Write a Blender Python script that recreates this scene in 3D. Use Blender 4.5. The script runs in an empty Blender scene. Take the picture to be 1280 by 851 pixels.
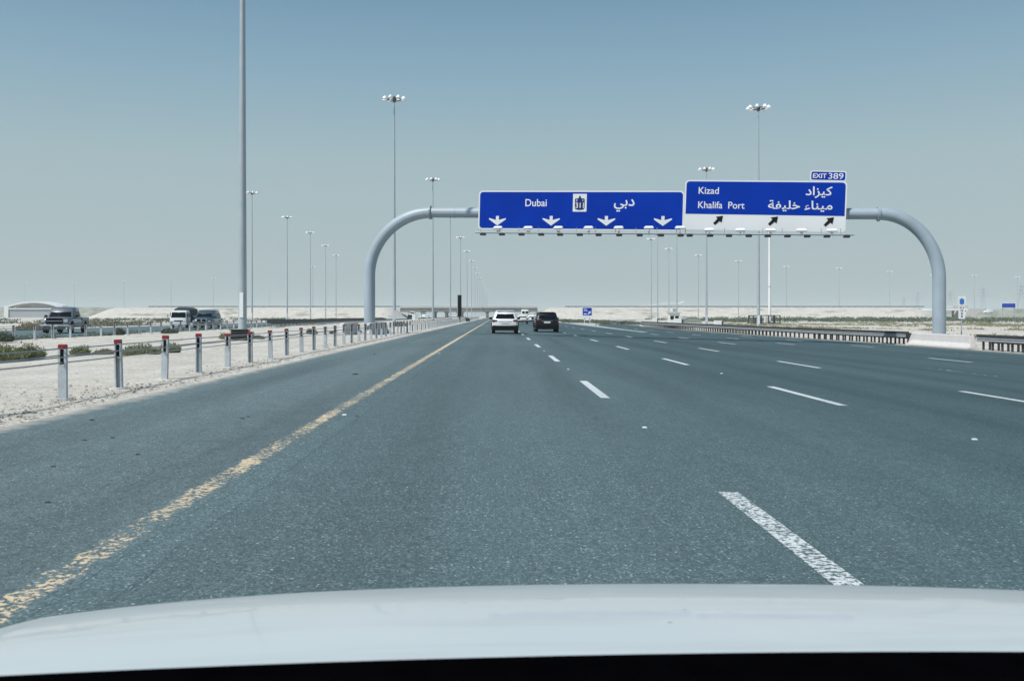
import bpy, bmesh, math, random
from mathutils import Vector, Matrix, noise
random.seed(7)
R = math.radians
SC = bpy.context.scene
COL = SC.collection

# ------------------------------------------------------------------ camera
F = 1150.0          # focal length in photo pixels (1280 wide)
CX, CY = 622.0, 394.0   # vanishing point of the carriageway in the photo
CH = 1.30           # eye height
cam_d = bpy.data.cameras.new('camera')
cam = bpy.data.objects.new('camera', cam_d); COL.objects.link(cam); SC.camera = cam
cam.location = (0, 0, CH); cam.rotation_euler = (R(90), 0, 0)
cam_d.sensor_width = 36.0; cam_d.lens = 36.0 * F / 1280
cam_d.shift_x = (640 - CX) / 1280; cam_d.shift_y = -(425.5 - CY) / 1280
cam_d.clip_start = 0.02; cam_d.clip_end = 9000
cam_d.dof.use_dof = True; cam_d.dof.focus_distance = 45; cam_d.dof.aperture_fstop = 11.0

# ------------------------------------------------------------------ light
AZ, EL = R(54), R(54)       # sun behind the camera and to its left
W = bpy.data.worlds.new("World"); SC.world = W; W.use_nodes = True
nt = W.node_tree; nt.nodes.clear()
out = nt.nodes.new('ShaderNodeOutputWorld'); bg = nt.nodes.new('ShaderNodeBackground')
sky = nt.nodes.new('ShaderNodeTexSky'); sky.sky_type = 'NISHITA'; sky.sun_disc = False
sky.sun_elevation = EL; sky.sun_rotation = math.pi + AZ
sky.altitude = 0; sky.air_density = 1.0; sky.dust_density = 4.0; sky.ozone_density = 1.0
tc = nt.nodes.new('ShaderNodeTexCoord'); sx = nt.nodes.new('ShaderNodeSeparateXYZ')
ramp = nt.nodes.new('ShaderNodeValToRGB')
nt.links.new(tc.outputs['Generated'], sx.inputs[0]); nt.links.new(sx.outputs['Z'], ramp.inputs[0])
cr = ramp.color_ramp
def s2l(r, g, b):
    f = lambda c: ((c/255+0.055)/1.055)**2.4 if c > 10 else c/3294.6
    return (f(r), f(g), f(b))
stops = [(0.0, (186, 200, 201)), (0.06, (183, 199, 203)), (0.16, (174, 196, 202)), (0.25, (147, 180, 199)),
         (0.36, (112, 151, 180)), (0.6, (86, 130, 168)), (1.0, (66, 108, 152))]
while len(cr.elements) < len(stops): cr.elements.new(0.5)
for e, (p, c) in zip(cr.elements, stops):
    e.position = p; e.color = (*s2l(*c), 1)
gain = nt.nodes.new('ShaderNodeVectorMath'); gain.operation = 'SCALE'; gain.inputs['Scale'].default_value = 9.55
nt.links.new(ramp.outputs[0], gain.inputs[0])
mixs = nt.nodes.new('ShaderNodeMix'); mixs.data_type = 'RGBA'; mixs.inputs['Factor'].default_value = 0.9
nt.links.new(sky.outputs[0], mixs.inputs['A']); nt.links.new(gain.outputs[0], mixs.inputs['B'])
nt.links.new(mixs.outputs['Result'], bg.inputs[0]); bg.inputs[1].default_value = 0.1
nt.links.new(bg.outputs[0], out.inputs[0])
sun_d = bpy.data.lights.new('sun', 'SUN'); sun_d.energy = 4.6; sun_d.angle = R(0.6); sun_d.color = (1, 0.975, 0.93)
sun = bpy.data.objects.new('sun', sun_d); COL.objects.link(sun)
to_sun = Vector((-math.sin(AZ)*math.cos(EL), -math.cos(AZ)*math.cos(EL), math.sin(EL)))
sun.rotation_euler = to_sun.to_track_quat('Z', 'Y').to_euler(); sun.location = (-20, -20, 40)
vs = SC.view_settings; vs.view_transform = 'Standard'; vs.look = 'None'; vs.exposure = 0.0; vs.gamma = 1; vs.use_curve_mapping = False

# ------------------------------------------------------------------ helpers
def px(x, y, D):            # photo pixel at depth D -> world point
    return Vector(((x-CX)/F*D, D, CH-(y-CY)/F*D))

def material(name, base, rough=0.6, metal=0.0, var=0.08, scale=3.0, bump=0.0, coat=0.0, spec=0.5, dirt=None, dirt_amt=0.0):
    m = bpy.data.materials.new(name); m.use_nodes = True
    n = m.node_tree; b = n.nodes['Principled BSDF']
    b.inputs['Roughness'].default_value = rough; b.inputs['Metallic'].default_value = metal
    b.inputs['Coat Weight'].default_value = coat; b.inputs['Coat Roughness'].default_value = 0.06
    b.inputs['Specular IOR Level'].default_value = spec
    g = n.nodes.new('ShaderNodeNewGeometry')
    t = n.nodes.new('ShaderNodeTexNoise'); t.inputs['Scale'].default_value = scale; t.inputs['Detail'].default_value = 6
    n.links.new(g.outputs['Position'], t.inputs['Vector'])
    r = n.nodes.new('ShaderNodeMapRange')
    r.inputs['From Min'].default_value = 0.3; r.inputs['From Max'].default_value = 0.7
    r.inputs['To Min'].default_value = 1-var; r.inputs['To Max'].default_value = 1+var
    n.links.new(t.outputs['Fac'], r.inputs['Value'])
    v = n.nodes.new('ShaderNodeVectorMath'); v.operation = 'SCALE'; v.inputs[0].default_value = base
    n.links.new(r.outputs[0], v.inputs['Scale'])
    src = v.outputs[0]
    if dirt:
        t2 = n.nodes.new('ShaderNodeTexNoise'); t2.inputs['Scale'].default_value = scale*0.37; t2.inputs['Detail'].default_value = 8
        n.links.new(g.outputs['Position'], t2.inputs['Vector'])
        r2 = n.nodes.new('ShaderNodeMapRange'); r2.inputs['From Min'].default_value = 0.45; r2.inputs['From Max'].default_value = 0.7
        r2.inputs['To Max'].default_value = dirt_amt; n.links.new(t2.outputs['Fac'], r2.inputs['Value'])
        mx = n.nodes.new('ShaderNodeMix'); mx.data_type = 'RGBA'; mx.inputs['B'].default_value = (*dirt, 1)
        n.links.new(r2.outputs[0], mx.inputs['Factor']); n.links.new(src, mx.inputs['A']); src = mx.outputs['Result']
    n.links.new(src, b.inputs['Base Color'])
    if bump:
        bp = n.nodes.new('ShaderNodeBump'); bp.inputs['Strength'].default_value = bump; bp.inputs['Distance'].default_value = 0.02
        t3 = n.nodes.new('ShaderNodeTexNoise'); t3.inputs['Scale'].default_value = scale*6; t3.inputs['Detail'].default_value = 5
        n.links.new(g.outputs['Position'], t3.inputs['Vector']); n.links.new(t3.outputs['Fac'], bp.inputs['Height'])
        n.links.new(bp.outputs[0], b.inputs['Normal'])
    return m

M = {}
M['galv'] = material('galvanised_steel', (0.36, 0.39, 0.42), 0.55, 0.15, 0.10, 2.5)
M['gantry'] = material('gantry_grey_paint', (0.33, 0.40, 0.46), 0.45, 0.0, 0.06, 1.2, dirt=(0.27, 0.28, 0.27), dirt_amt=0.45)
M['mast'] = material('mast_steel', (0.38, 0.43, 0.46), 0.5, 0.2, 0.06, 1.2)
M['post'] = material('barrier_post_steel', (0.45, 0.50, 0.54), 0.5, 0.1, 0.12, 9, dirt=(0.30, 0.27, 0.24), dirt_amt=0.35)
M['cable'] = material('wire_rope', (0.33, 0.35, 0.36), 0.5, 0.3, 0.1, 20)
M['red'] = material('red_reflector', (0.24, 0.012, 0.020), 0.35, 0, 0.15, 15)
M['darkred'] = material('faded_red_cap', (0.10, 0.035, 0.035), 0.6, 0, 0.15, 15)
M['black'] = material('black_plastic', (0.006, 0.007, 0.009), 0.6, 0, 0.2, 8, spec=0.15)
M['darksteel'] = material('dark_weathered_steel', (0.045, 0.045, 0.045), 0.7, 0.1, 0.3, 5)
M['signblue'] = material('sign_blue_sheeting', (0.0, 0.034, 0.36), 0.6, 0, 0.10, 0.5, spec=0.05)
M['signnavy'] = material('sign_navy_sheeting', (0.008, 0.02, 0.13), 0.45, 0, 0.03, 0.8, spec=0.25)
M['signwhite'] = material('sign_white_sheeting', (0.74, 0.75, 0.76), 0.5, 0, 0.03, 0.8, spec=0.25)
M['signblack'] = material('sign_black_sheeting', (0.006, 0.006, 0.007), 0.6, 0, 0.03, 0.8, spec=0.2)
M['shield'] = material('sign_light_blue_sheeting', (0.02, 0.16, 0.50), 0.45, 0, 0.03, 0.8)
M['concrete'] = material('pale_concrete', (0.52, 0.50, 0.48), 0.85, 0, 0.10, 3, bump=0.3, dirt=(0.30, 0.28, 0.25), dirt_amt=0.4)
M['whiteconc'] = material('whitewashed_concrete', (0.60, 0.575, 0.565), 0.8, 0, 0.05, 2, bump=0.2, dirt=(0.48, 0.46, 0.44), dirt_amt=0.3)
M['greystone'] = material('grey_spoil', (0.25, 0.24, 0.22), 0.95, 0, 0.3, 12)
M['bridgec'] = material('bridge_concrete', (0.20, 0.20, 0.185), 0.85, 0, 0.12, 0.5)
M['whitepaint'] = material('white_painted_metal', (0.72, 0.73, 0.73), 0.4, 0, 0.05, 2)
M['lamp'] = material('lamp_housing', (0.78, 0.80, 0.82), 0.3, 0, 0.04, 4)
M['carwhite'] = material('white_car_paint', (0.74, 0.75, 0.76), 0.28, 0, 0.02, 1.5, coat=0.6)
M['bonnet'] = material('pearl_white_bonnet_paint', (0.50, 0.545, 0.55), 0.38, 0.0, 0.03, 1.3, coat=0.45, dirt=(0.58, 0.59, 0.575), dirt_amt=0.6)  # pale blotches stand for dust and soft reflections, both put into the colour
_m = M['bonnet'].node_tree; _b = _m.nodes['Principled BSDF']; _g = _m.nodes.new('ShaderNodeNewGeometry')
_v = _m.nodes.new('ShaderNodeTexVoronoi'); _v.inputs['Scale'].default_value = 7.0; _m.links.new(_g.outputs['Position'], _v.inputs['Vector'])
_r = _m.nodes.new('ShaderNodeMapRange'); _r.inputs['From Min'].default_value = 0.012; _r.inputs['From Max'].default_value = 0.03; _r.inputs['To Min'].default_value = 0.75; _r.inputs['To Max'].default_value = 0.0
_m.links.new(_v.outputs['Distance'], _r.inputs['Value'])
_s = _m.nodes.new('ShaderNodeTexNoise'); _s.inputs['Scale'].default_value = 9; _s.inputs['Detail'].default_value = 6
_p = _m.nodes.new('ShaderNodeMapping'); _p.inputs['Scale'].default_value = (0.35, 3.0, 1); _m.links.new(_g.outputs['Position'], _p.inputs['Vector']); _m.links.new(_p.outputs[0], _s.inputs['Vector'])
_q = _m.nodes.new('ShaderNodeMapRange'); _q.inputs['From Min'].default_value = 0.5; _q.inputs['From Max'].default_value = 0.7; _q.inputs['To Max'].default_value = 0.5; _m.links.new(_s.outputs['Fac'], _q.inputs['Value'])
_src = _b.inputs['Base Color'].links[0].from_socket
_x = _m.nodes.new('ShaderNodeMix'); _x.data_type = 'RGBA'; _x.inputs['B'].default_value = (0.43, 0.46, 0.455, 1); _m.links.new(_q.outputs[0], _x.inputs['Factor']); _m.links.new(_src, _x.inputs['A'])  # long streaks: dust plus faint reflections painted into the base colour
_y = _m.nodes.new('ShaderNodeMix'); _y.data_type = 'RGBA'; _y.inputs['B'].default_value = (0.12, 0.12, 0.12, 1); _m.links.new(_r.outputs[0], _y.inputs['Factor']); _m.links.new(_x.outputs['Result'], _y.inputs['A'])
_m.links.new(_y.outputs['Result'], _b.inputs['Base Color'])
M['carblack'] = material('black_car_paint', (0.005, 0.006, 0.009), 0.35, 0, 0.05, 1.5, coat=0.25, spec=0.3)
M['cargrey'] = material('grey_car_paint', (0.15, 0.165, 0.185), 0.32, 0.3, 0.05, 1.5, coat=0.6, dirt=(0.30, 0.29, 0.27), dirt_amt=0.25)
M['carblue'] = material('blue_grey_car_paint', (0.075, 0.10, 0.125), 0.3, 0.3, 0.05, 1.5, coat=0.6)
M['carcream'] = material('cream_car_paint', (0.62, 0.62, 0.58), 0.3, 0, 0.03, 1.5, coat=0.5)
M['glass'] = material('dark_car_glass', (0.004, 0.007, 0.010), 0.15, 0, 0.1, 2, spec=0.18)
M['tyre'] = material('tyre_rubber', (0.010, 0.010, 0.011), 0.85, 0, 0.15, 10, spec=0.15)
M['rim'] = material('alloy_rim', (0.40, 0.41, 0.43), 0.35, 0.8, 0.08, 6)
M['chrome'] = material('chrome', (0.70, 0.72, 0.74), 0.18, 0.9, 0.04, 4)
M['headlight'] = material('headlight_lens', (0.55, 0.58, 0.62), 0.12, 0.3, 0.1, 8, spec=0.8)
M['taillight'] = material('red_tail_lens', (0.10, 0.006, 0.008), 0.2, 0, 0.1, 8)
M['bag'] = material('white_sack_cloth', (0.62, 0.61, 0.57), 0.9, 0, 0.12, 8, bump=0.3)
M['tarp'] = material('dark_tarpaulin', (0.055, 0.065, 0.075), 0.8, 0, 0.15, 3, bump=0.2)
M['stone'] = material('desert_stone', (0.36, 0.33, 0.29), 0.95, 0, 0.25, 12)
M['darkstone'] = material('dark_debris', (0.03, 0.028, 0.026), 0.9, 0, 0.3, 12)
M['farland'] = material('far_scrub_land', (0.26, 0.27, 0.22), 0.95, 0, 0.35, 0.15)
M['netting'] = material('pale_green_netting', (0.24, 0.28, 0.24), 0.9, 0, 0.35, 3)
M['trunk'] = material('woody_stem', (0.16, 0.13, 0.09), 0.9, 0, 0.2, 12)
M['leafa'] = material('saltbush_green', (0.19, 0.21, 0.10), 0.8, 0, 0.30, 5)
M['leafb'] = material('dry_scrub', (0.24, 0.21, 0.13), 0.85, 0, 0.30, 5)
M['leafc'] = material('dark_scrub', (0.10, 0.125, 0.085), 0.85, 0, 0.30, 5)
M['dash'] = material('black_dashboard_vinyl', (0.0015, 0.0015, 0.002), 1.0, 0, 0.2, 20, bump=0.1, spec=0.0)
M['seat'] = material('dark_trim', (0.03, 0.03, 0.032), 0.9, 0, 0.2, 20)
M['studw'] = material('white_stud_ceramic', (0.60, 0.63, 0.63), 0.5, 0, 0.05, 20)
M['sky_glass'] = None

def sand_material():
    m = bpy.data.materials.new('pale_desert_sand'); m.use_nodes = True
    n = m.node_tree; b = n.nodes['Principled BSDF']; b.inputs['Roughness'].default_value = 0.95; b.inputs['Specular IOR Level'].default_value = 0.1
    g = n.nodes.new('ShaderNodeNewGeometry')
    def nz(sc, det=6, stretch=None):
        t = n.nodes.new('ShaderNodeTexNoise'); t.inputs['Scale'].default_value = sc; t.inputs['Detail'].default_value = det
        t.inputs['Roughness'].default_value = 0.62
        if stretch:
            mp = n.nodes.new('ShaderNodeMapping'); mp.inputs['Scale'].default_value = stretch
            n.links.new(g.outputs['Position'], mp.inputs['Vector']); n.links.new(mp.outputs[0], t.inputs['Vector'])
        else: n.links.new(g.outputs['Position'], t.inputs['Vector'])
        return t.outputs['Fac']
    def rg(src, a, b2, c, d):
        r = n.nodes.new('ShaderNodeMapRange'); r.inputs['From Min'].default_value = a; r.inputs['From Max'].default_value = b2
        r.inputs['To Min'].default_value = c; r.inputs['To Max'].default_value = d; n.links.new(src, r.inputs['Value']); return r.outputs[0]
    def mix(f, A, B):
        x = n.nodes.new('ShaderNodeMix'); x.data_type = 'RGBA'; n.links.new(f, x.inputs['Factor'])
        for s, v in (('A', A), ('B', B)):
            if isinstance(v, tuple): x.inputs[s].default_value = (*v, 1)
            else: n.links.new(v, x.inputs[s])
        return x.outputs['Result']
    c = mix(rg(nz(0.35), 0.35, 0.65, 0, 1), (0.495, 0.462, 0.405), (0.615, 0.577, 0.51))
    c = mix(rg(nz(3.0, 8), 0.48, 0.66, 0, 0.6), c, (0.40, 0.38, 0.345))
    c = mix(rg(nz(9.0, 6), 0.54, 0.64, 0, 0.65), c, (0.30, 0.285, 0.26))       # trodden, darker patches
    c = mix(rg(nz(1.2, 8, (1, 0.16, 1)), 0.5, 0.68, 0, 0.5), c, (0.68, 0.66, 0.63))    # pale crust streaks along the road
    c = mix(rg(nz(20, 4), 0.57, 0.68, 0, 0.8), c, (0.21, 0.195, 0.175))            # gravel
    c = mix(rg(nz(14, 3), 0.60, 0.70, 0, 0.7), c, (0.74, 0.72, 0.69))
    # sparse low ground cover far away
    far = mix(rg(nz(0.12, 8, (0.5, 1.6, 1)), 0.56, 0.66, 0, 0.7), c, (0.16, 0.16, 0.11))
    sy = n.nodes.new('ShaderNodeSeparateXYZ'); n.links.new(g.outputs['Position'], sy.inputs[0])
    c = mix(rg(sy.outputs['Y'], 90, 220, 0, 1), c, far)
    n.links.new(c, b.inputs['Base Color'])
    bp = n.nodes.new('ShaderNodeBump'); bp.inputs['Strength'].default_value = 0.9; bp.inputs['Distance'].default_value = 0.06
    ad = n.nodes.new('ShaderNodeMath'); ad.operation = 'ADD'
    n.links.new(nz(5, 8), ad.inputs[0]); n.links.new(rg(nz(38, 4), 0, 1, 0, 0.35), ad.inputs[1])
    n.links.new(ad.outputs[0], bp.inputs['Height']); n.links.new(bp.outputs[0], b.inputs['Normal'])
    return m
M['sand'] = sand_material()

def asphalt_material(name, paint=None, wear=0.5, grain=(1, 1, 1), shoulder=True, pscale=30, fd=(8, 34), xc=None, patch=0.25):
    m = bpy.data.materials.new(name); m.use_nodes = True
    n = m.node_tree; b = n.nodes['Principled BSDF']; b.inputs['Specular IOR Level'].default_value = 0.3
    g = n.nodes.new('ShaderNodeNewGeometry'); sep = n.nodes.new('ShaderNodeSeparateXYZ'); n.links.new(g.outputs['Position'], sep.inputs[0])
    def nz(sc, det=4, stretch=None, rough=0.6):
        t = n.nodes.new('ShaderNodeTexNoise'); t.inputs['Scale'].default_value = sc; t.inputs['Detail'].default_value = det; t.inputs['Roughness'].default_value = rough
        if stretch:
            mp = n.nodes.new('ShaderNodeMapping'); mp.inputs['Scale'].default_value = stretch
            n.links.new(g.outputs['Position'], mp.inputs['Vector']); n.links.new(mp.outputs[0], t.inputs['Vector'])
        else: n.links.new(g.outputs['Position'], t.inputs['Vector'])
        return t.outputs['Fac']
    def rg(src, a, b2, c, d, clamp=True):
        r = n.nodes.new('ShaderNodeMapRange'); r.inputs['From Min'].default_value = a; r.inputs['From Max'].default_value = b2; r.clamp = clamp
        r.inputs['To Min'].default_value = c; r.inputs['To Max'].default_value = d; n.links.new(src, r.inputs['Value']); return r.outputs[0]
    def math_(op, a, b2=None):
        x = n.nodes.new('ShaderNodeMath'); x.operation = op
        for i, v in enumerate((a, b2)):
            if v is None: continue
            if isinstance(v, (int, float)): x.inputs[i].default_value = v
            else: n.links.new(v, x.inputs[i])
        return x.outputs[0]
    def mix(f, A, B):
        x = n.nodes.new('ShaderNodeMix'); x.data_type = 'RGBA'
        if isinstance(f, float): x.inputs['Factor'].default_value = f
        else: n.links.new(f, x.inputs['Factor'])
        for s, v in (('A', A), ('B', B)):
            if isinstance(v, tuple): x.inputs[s].default_value = (*v, 1)
            else: n.links.new(v, x.inputs[s])
        return x.outputs['Result']
    c = mix(rg(nz(0.25, 6, (1, 0.25, 1)), 0.35, 0.65, 0, 1), (0.078, 0.124, 0.133), (0.098, 0.150, 0.160))
    if shoulder:        # hard shoulder: older, dustier mix left of the yellow line
        c = mix(rg(sep.outputs['X'], -2.15, -1.95, 0.85, 0.0), c, (0.122, 0.170, 0.178))
        # sealed band that follows the exit lane
        d = math_('ADD', math_('SUBTRACT', sep.outputs['X'], 15.0), math_('MULTIPLY', sep.outputs['Y'], 0.088))
        d = math_('ADD', math_('ABSOLUTE', d), rg(nz(0.6, 5), 0.3, 0.7, -0.35, 0.35))
        c = mix(rg(d, 0.45, 0.9, 0.55, 0.0), c, (0.060, 0.086, 0.094))
    a1 = nz(80, 2, None, 0.5)
    c = mix(rg(a1, 0.38, 0.50, 0.6, 0.0), c, (0.034, 0.053, 0.060))           # pores
    c = mix(rg(nz(62, 2, None, 0.55), 0.54, 0.64, 0.0, 0.8), c, (0.20, 0.265, 0.285))    # pale aggregate
    c = mix(rg(nz(33, 3, (1, 0.8, 1), 0.6), 0.55, 0.66, 0.0, 0.65), c, (0.19, 0.25, 0.27))
    c = mix(rg(nz(26, 3, (1, 0.7, 1), 0.7), 0.36, 0.47, 0.5, 0.0), c, (0.045, 0.068, 0.077))
    c = mix(rg(nz(4.5, 5, (1, 0.5, 1), 0.75), 0.40, 0.60, 0.25, 0.0), c, (0.055, 0.083, 0.093))
    for vsc, rad in ((34, 0.20), (15, 0.13)):
        vo = n.nodes.new('ShaderNodeTexVoronoi'); vo.inputs['Scale'].default_value = vsc; vo.feature = 'F1'
        n.links.new(g.outputs['Position'], vo.inputs['Vector'])
        sc_ = n.nodes.new('ShaderNodeSeparateColor'); n.links.new(vo.outputs['Color'], sc_.inputs[0])
        keep = math_('GREATER_THAN', sc_.outputs[0], 0.78)
        c = mix(math_('MULTIPLY', keep, rg(vo.outputs['Distance'], rad*0.7, rad*1.2, 0.9, 0.0)), c, (0.40, 0.47, 0.49))    # single bright chips
    if shoulder:        # tone falls smoothly towards the right lanes; polished wheel tracks, long oily streaks
        w = math_('SINE', math_('MULTIPLY', math_('SUBTRACT', sep.outputs['X'], -0.20-0.9), 2*math.pi/1.825))
        tone = rg(sep.outputs['X'], 1.0, 6.5, 1.0, 0.72)
        tr_ = math_('MULTIPLY', rg(w, 0.0, 1.0, 0.0, 0.16), rg(nz(0.3, 5, (1, 0.15, 1)), 0.35, 0.6, 0.1, 1.0))
        st_ = rg(nz(0.8, 6, (1, 0.05, 1)), 0.45, 0.66, 0.0, 0.15)
        pt_ = rg(nz(0.10, 3, (1, 0.5, 1)), 0.42, 0.6, 0.0, 0.10)
        tone = math_('MULTIPLY', tone, math_('SUBTRACT', 1.05, math_('ADD', math_('ADD', tr_, st_), pt_)))
        # transverse and lengthwise joints, sealed cracks
        jy = math_('ABSOLUTE', math_('ADD', math_('SUBTRACT', sep.outputs['X'], 7.22), rg(nz(1.5, 5), 0.3, 0.7, -0.05, 0.05)))
        tone = math_('MULTIPLY', tone, rg(jy, 0.015, 0.03, 0.80, 1.0))
        jy = math_('ABSOLUTE', math_('ADD', math_('SUBTRACT', sep.outputs['X'], -1.72), rg(nz(1.2, 5), 0.3, 0.7, -0.05, 0.05)))
        tone = math_('MULTIPLY', tone, rg(jy, 0.010, 0.022, 0.84, 1.0))
        tone = math_('MULTIPLY', tone, rg(sep.outputs['X'], -1.75, -1.70, 1.0, 0.95))
        sv = n.nodes.new('ShaderNodeVectorMath'); sv.operation = 'SCALE'; n.links.new(c, sv.inputs[0]); n.links.new(tone, sv.inputs['Scale']); c = sv.outputs[0]
        tint = mix(rg(sep.outputs['X'], 0.5, 6.5, 0.0, 1.0), (1.0, 1.0, 0.99), (0.84, 0.985, 1.0))
        mv = n.nodes.new('ShaderNodeVectorMath'); mv.operation = 'MULTIPLY'; n.links.new(c, mv.inputs[0]); n.links.new(tint, mv.inputs[1]); c = mv.outputs[0]
    if shoulder:        # sand blown over the pavement edge
        e0 = math_('ADD', sep.outputs['X'], rg(nz(3.5, 8, None, 0.75), 0.3, 0.7, -0.16, 0.16))
        c = mix(rg(e0, -5.24, -5.0, 0.8, 0.0), c, (0.40, 0.38, 0.34))
        c = mix(rg(e0, 23.0, 24.8, 0.0, 0.6), c, (0.36, 0.35, 0.32))
    rough = 0.85
    if paint:
        pn = nz(pscale, 5, grain, 0.7); p2 = nz(1.7, 4)
        thr = math_('ADD', pn, math_('MULTIPLY', math_('SUBTRACT', p2, 0.5), patch))
        f = rg(thr, wear-0.03, wear+0.03, 0.0, 0.92)
        # paint survives better far from the near worn stretch
        far = rg(sep.outputs['Y'], fd[0], fd[1], 0.0, 0.85)
        f = math_('MAXIMUM', f, far)
        if xc is not None:      # paint flaked away irregularly towards its edges
            e_ = math_('ADD', math_('ABSOLUTE', math_('SUBTRACT', sep.outputs['X'], xc[0])), rg(nz(5.5, 5), 0.3, 0.7, -0.05, 0.05))
            f = math_('MULTIPLY', f, rg(e_, xc[1]-0.012, xc[1]+0.012, 1.0, 0.0))
        pc = mix(rg(nz(14, 4), 0.35, 0.7, 0, 0.5), paint, tuple(v*0.7 for v in paint))
        c = mix(f, c, pc)
    n.links.new(c, b.inputs['Base Color']); b.inputs['Roughness'].default_value = rough
    bp = n.nodes.new('ShaderNodeBump'); bp.inputs['Strength'].default_value = 0.55; bp.inputs['Distance'].default_value = 0.008
    n.links.new(a1, bp.inputs['Height']); n.links.new(bp.outputs[0], b.inputs['Normal'])
    return m
M['asphalt'] = asphalt_material('asphalt')
M['asphalt2'] = asphalt_material('side_road_asphalt', shoulder=False)
M['yellow'] = asphalt_material('worn_yellow_line', (0.68, 0.54, 0.36), 0.525, (0.9, 1.0, 1), pscale=26, fd=(11, 38), xc=(-2.12, 0.075), patch=0.42)
M['white'] = asphalt_material('worn_white_line', (0.66, 0.70, 0.70), 0.49, (0.8, 1.0, 1), pscale=30, fd=(8.5, 18))
M['faint'] = asphalt_material('nearly_worn_away_line', (0.50, 0.54, 0.54), 0.56, (0.8, 0.6, 1), pscale=9, fd=(500, 900))
M['gore'] = asphalt_material('dusty_white_gore_paint', (0.50, 0.50, 0.48), 0.35, shoulder=False)

# mesh collector
class MB:
    def __init__(self): self.v = []; self.f = []
    def add(self, vs, fs):
        o = len(self.v); self.v += [tuple(p) for p in vs]; self.f += [tuple(i+o for i in f) for f in fs]; return self
    def box(self, c, s, rot=None):
        vs = [Vector((a*s[0]/2, b*s[1]/2, d*s[2]/2)) for a in (-1, 1) for b in (-1, 1) for d in (-1, 1)]
        if rot is not None: vs = [rot @ p for p in vs]
        vs = [p+Vector(c) for p in vs]
        return self.add(vs, [(0,1,3,2),(4,6,7,5),(0,4,5,1),(2,3,7,6),(0,2,6,4),(1,5,7,3)])
    def tube(self, pts, r, seg=12, caps=True):
        pts = [Vector(p) for p in pts]; n = len(pts)
        rs = r if isinstance(r, (list, tuple)) else [r]*n
        t0 = (pts[1]-pts[0]).normalized(); up = Vector((0,0,1)) if abs(t0.z) < 0.9 else Vector((0,1,0))
        a = t0.cross(up).normalized(); vs = []; fs = []
        for i, p in enumerate(pts):
            t = (pts[min(i+1,n-1)]-pts[max(i-1,0)]).normalized()
            a = (a - t*a.dot(t)).normalized(); b = t.cross(a)
            for k in range(seg):
                q = 2*math.pi*k/seg; vs.append(p+(a*math.cos(q)+b*math.sin(q))*rs[i])
        for i in range(n-1):
            for k in range(seg):
                k2 = (k+1) % seg; fs.append((i*seg+k, i*seg+k2, (i+1)*seg+k2, (i+1)*seg+k))
        if caps: fs.append(tuple(range(seg))[::-1]); fs.append(tuple((n-1)*seg+k for k in range(seg)))
        return self.add(vs, fs)
    def prism(self, poly, d0, d1, plane='xz'):      # polygon (a,b) extruded along the third axis
        n = len(poly)
        if plane == 'xz': P = lambda a, b, d: (a, d, b)
        elif plane == 'yz': P = lambda a, b, d: (d, a, b)
        else: P = lambda a, b, d: (a, b, d)
        vs = [P(a, b, d0) for a, b in poly]+[P(a, b, d1) for a, b in poly]
        fs = [tuple(range(n)), tuple(range(2*n-1, n-1, -1))]+[(i, i+n, (i+1) % n+n, (i+1) % n) for i in range(n)]
        return self.add(vs, fs)
    def loft(self, rings, caps=True, closed=True):
        n = len(rings[0]); vs = [p for r in rings for p in r]; fs = []
        for i in range(len(rings)-1):
            for k in range(n if closed else n-1):
                k2 = (k+1) % n; fs.append((i*n+k, i*n+k2, (i+1)*n+k2, (i+1)*n+k))
        if caps: fs.append(tuple(range(n))[::-1]); fs.append(tuple((len(rings)-1)*n+k for k in range(n)))
        return self.add(vs, fs)
    def mesh(self, name, mat, smooth=None):
        me = bpy.data.meshes.new(name); me.from_pydata(self.v, [], self.f)
        bm = bmesh.new(); bm.from_mesh(me); bmesh.ops.recalc_face_normals(bm, faces=bm.faces)
        if smooth is not None:
            for f in bm.faces: f.smooth = True
            for e in bm.edges:
                if len(e.link_faces) == 2 and e.calc_face_angle(0) > R(smooth): e.smooth = False
        bm.to_mesh(me); bm.free(); me.materials.append(M[mat]); return me
    def build(self, name, mat, parent=None, smooth=None, loc=None, bevel=0):
        o = bpy.data.objects.new(name, self.mesh(name, mat, smooth)); COL.objects.link(o)
        if parent is not None: o.parent = parent
        if loc is not None: o.location = loc
        if bevel:
            md = o.modifiers.new('bevel', 'BEVEL'); md.width = bevel; md.segments = 2; md.limit_method = 'ANGLE'; md.angle_limit = R(35)
        return o
def tag(o, label=None, cat=None, group=None, kind=None):
    for k, v in (('label', label), ('category', cat), ('group', group), ('kind', kind)):
        if v: o[k] = v
    return o
def empty(name, loc=(0,0,0), rz=0.0, parent=None):
    o = bpy.data.objects.new(name, None); COL.objects.link(o); o.location = loc; o.rotation_euler = (0,0,rz); o.empty_display_size = 0.3
    if parent is not None: o.parent = parent
    return o
def inst(name, me, parent, loc=(0,0,0), rot=(0,0,0), scale=None):
    o = bpy.data.objects.new(name, me); COL.objects.link(o); o.parent = parent; o.location = loc; o.rotation_euler = rot
    if scale: o.scale = scale
    return o
def copy_tree(o, kids, parent=None):
    c = o.copy(); COL.objects.link(c); c.parent = parent
    for ch in kids.get(o, []): copy_tree(ch, kids, c)
    return c
def kid_map():
    d = {}
    for o in bpy.data.objects:
        if o.parent: d.setdefault(o.parent, []).append(o)
    return d
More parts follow.
